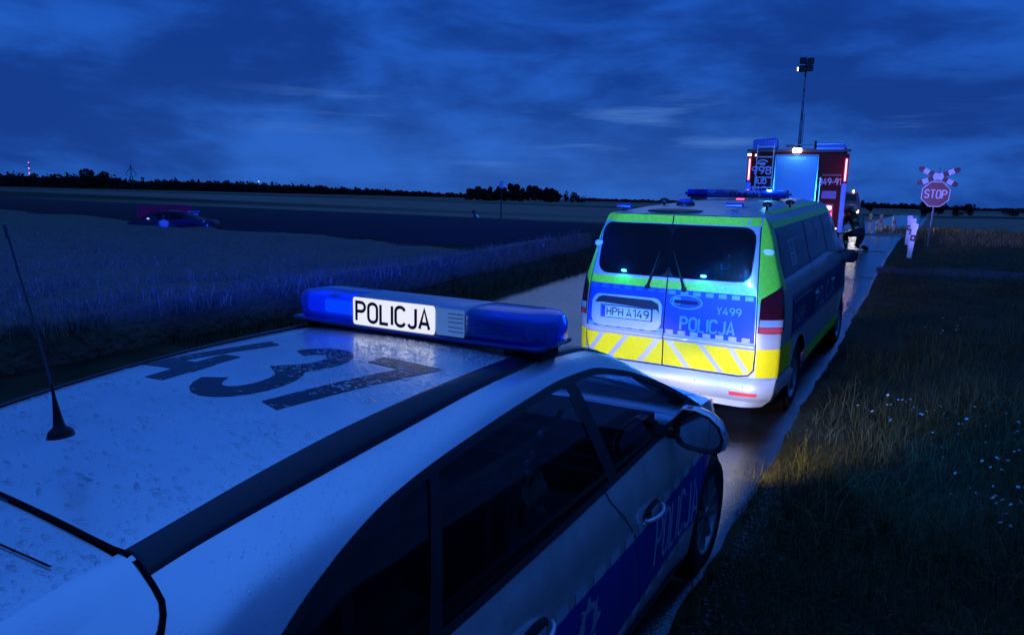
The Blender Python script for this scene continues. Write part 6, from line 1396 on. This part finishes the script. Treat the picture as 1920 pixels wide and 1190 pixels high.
# white flower heads
g_ = np.random.default_rng(21); V = []; F = []
cl = [(0.25, 6.7, .5), (.55, 6.2, .5), (.75, 6.0, .55), (1.05, 6.1, .5), (.45, 5.2, .35), (1.2, 5.3, .5), (1.5, 5.0, .4), (1.7, 6.4, .35), (.9, 7.1, .45), (-.1, 6.9, .3), (1.9, 9.3, .5), (2.2, 9.0, .4), (.3, 11, .5), (1.0, 17.5, 1.0), (1.6, 24, 1.6), (.4, 25, .9)]
for cx_, cy_, sp_ in cl:
    for _ in range(int(13 if cy_ < 10 else 16)):
        x = cx_ + g_.normal(0, sp_ * .45); y = cy_ + g_.normal(0, sp_ * .5); h = .22 + .22 * g_.random(); z = ground_z(x, y) + h; r_ = .006 + .008 * g_.random()
        tl_ = g_.normal(0, .4, 2)
        b = len(V)
        for k in range(7): a = 2 * math.pi * k / 7; V.append((x + r_ * math.cos(a), y + r_ * math.sin(a), z + r_ * (tl_[0] * math.cos(a) + tl_[1] * math.sin(a))))
        V.append((x, y, z + r_ * .4)); F += [(b + k, b + (k + 1) % 7, b + 7) for k in range(7)]
        b = len(V); V += [(x - .0015, y, z - h), (x + .0015, y, z - h), (x + .0012, y, z), (x - .0012, y, z)]; F.append((b, b + 1, b + 2, b + 3))
mi_ = [0 if len(f) == 3 else 1 for f in F]
fw = mo('white_wildflowers', V, F, [mat('white petals', (.40, .41, .38), .8), G3], mi=mi_); tag(fw, 'small white wildflower heads scattered in the verge', 'flowers', kind='stuff')
# wet gravel crumbs at the asphalt edge
V = []; F = []
for _ in range(750):
    y = 2.6 + 2.9 * g_.random() ** 1.1; x = XR + .05 + abs(g_.normal(0, .10)) * (1.6 if y < 4.6 else .8); r_ = .004 + .011 * g_.random() ** 2; z = ground_z(x, y) + r_ * .4; b = len(V)
    for dxv, dyv, dzv in ((1, 0, 0), (0, 1, 0), (-1, 0, 0), (0, -1, 0), (0, 0, .8), (0, 0, -.8)): V.append((x + r_ * dxv * g_.uniform(.7, 1.3), y + r_ * dyv * g_.uniform(.7, 1.3), z + r_ * dzv))
    F += [(b, b + 1, b + 4), (b + 1, b + 2, b + 4), (b + 2, b + 3, b + 4), (b + 3, b, b + 4), (b, b + 5, b + 1), (b + 1, b + 5, b + 2), (b + 2, b + 5, b + 3), (b + 3, b + 5, b)]
gr = mo('edge_gravel', V, F, mat('wet pebbles', (.10, .10, .11), .18, spec=.8)); tag(gr, 'wet pebbles along the asphalt edge', 'gravel', kind='stuff')
# wheat field on the left: canopy sheet plus stalks and ears
def wheat_back(x): return 21.0 + (-x - 9.5) * .16 + .5 * math.sin(x * .5)
WH = mat('ripe wheat', (.14, .115, .07), .8, two=(.10, .08, .05), vscale=4, bump=(9, 1.0, .12)); WH2 = mat('wheat ear', (.30, .25, .15), .8)
def canopy(a, t):
    x = -9.2 - a; y0 = -12.0; y1 = wheat_back(x); y = y0 + (y1 - y0) * t; z = .58 + .05 * hash2(x * .9, y * .8) + .03 * hash2(x * 3, y * 3.3)
    if t > .995 or a < .01: z = 0
    return (x, y, ground_z(x, y) + z)
aw = [0, .02] + lin(.3, 14, 46) + lin(15, 110, 50)[1:]; tw_ = lin(0, .99, 70) + [.996, 1.0]
V, F = gpiece(canopy, aw, tw_); wf = mo('wheat_field', V, F, WH, None, True); tag(wf, 'ripe wheat field left of the road', 'wheat', kind='stuff')
def reg_wheat(g_, n):
    d = 9 * (75 / 9) ** g_.random(n); th = g_.uniform(R(-72), R(-20), n); x = d * np.sin(th); y = d * np.cos(th); yb = 21.0 + (-x - 9.5) * .16 + .5 * np.sin(x * .5)
    m_ = (x < -9.1 + .15 * np.sin(y * 3)) & (y < yb); x, y = x[m_], y[m_]; return np.stack([x, y, gz(x, y) + .38, .75 + .35 * patchy(x * .7, y * .7)], 1)
ws = blades('wheat_stalks', 150000, reg_wheat, .36, .011, [WH, WH2, WH], 31, lean=.60); tag(ws, 'ears of ripe wheat standing above the field left of the road', 'wheat', kind='stuff')
def reg_lv(g_, n):
    y = g_.uniform(6, 34, n); x = XL - .02 - np.abs(g_.normal(0, 1.1, n)); x, y = x, y; return np.stack([x, y, gz(x, y) - .02, .5 + .6 * patchy(x, y)], 1)
lv = blades('far_verge_grass', 16000, reg_lv, .30, .010, [G1, G3], 14, lean=.5); tag(lv, 'dark grass strip between road and wheat', 'grass', kind='stuff')
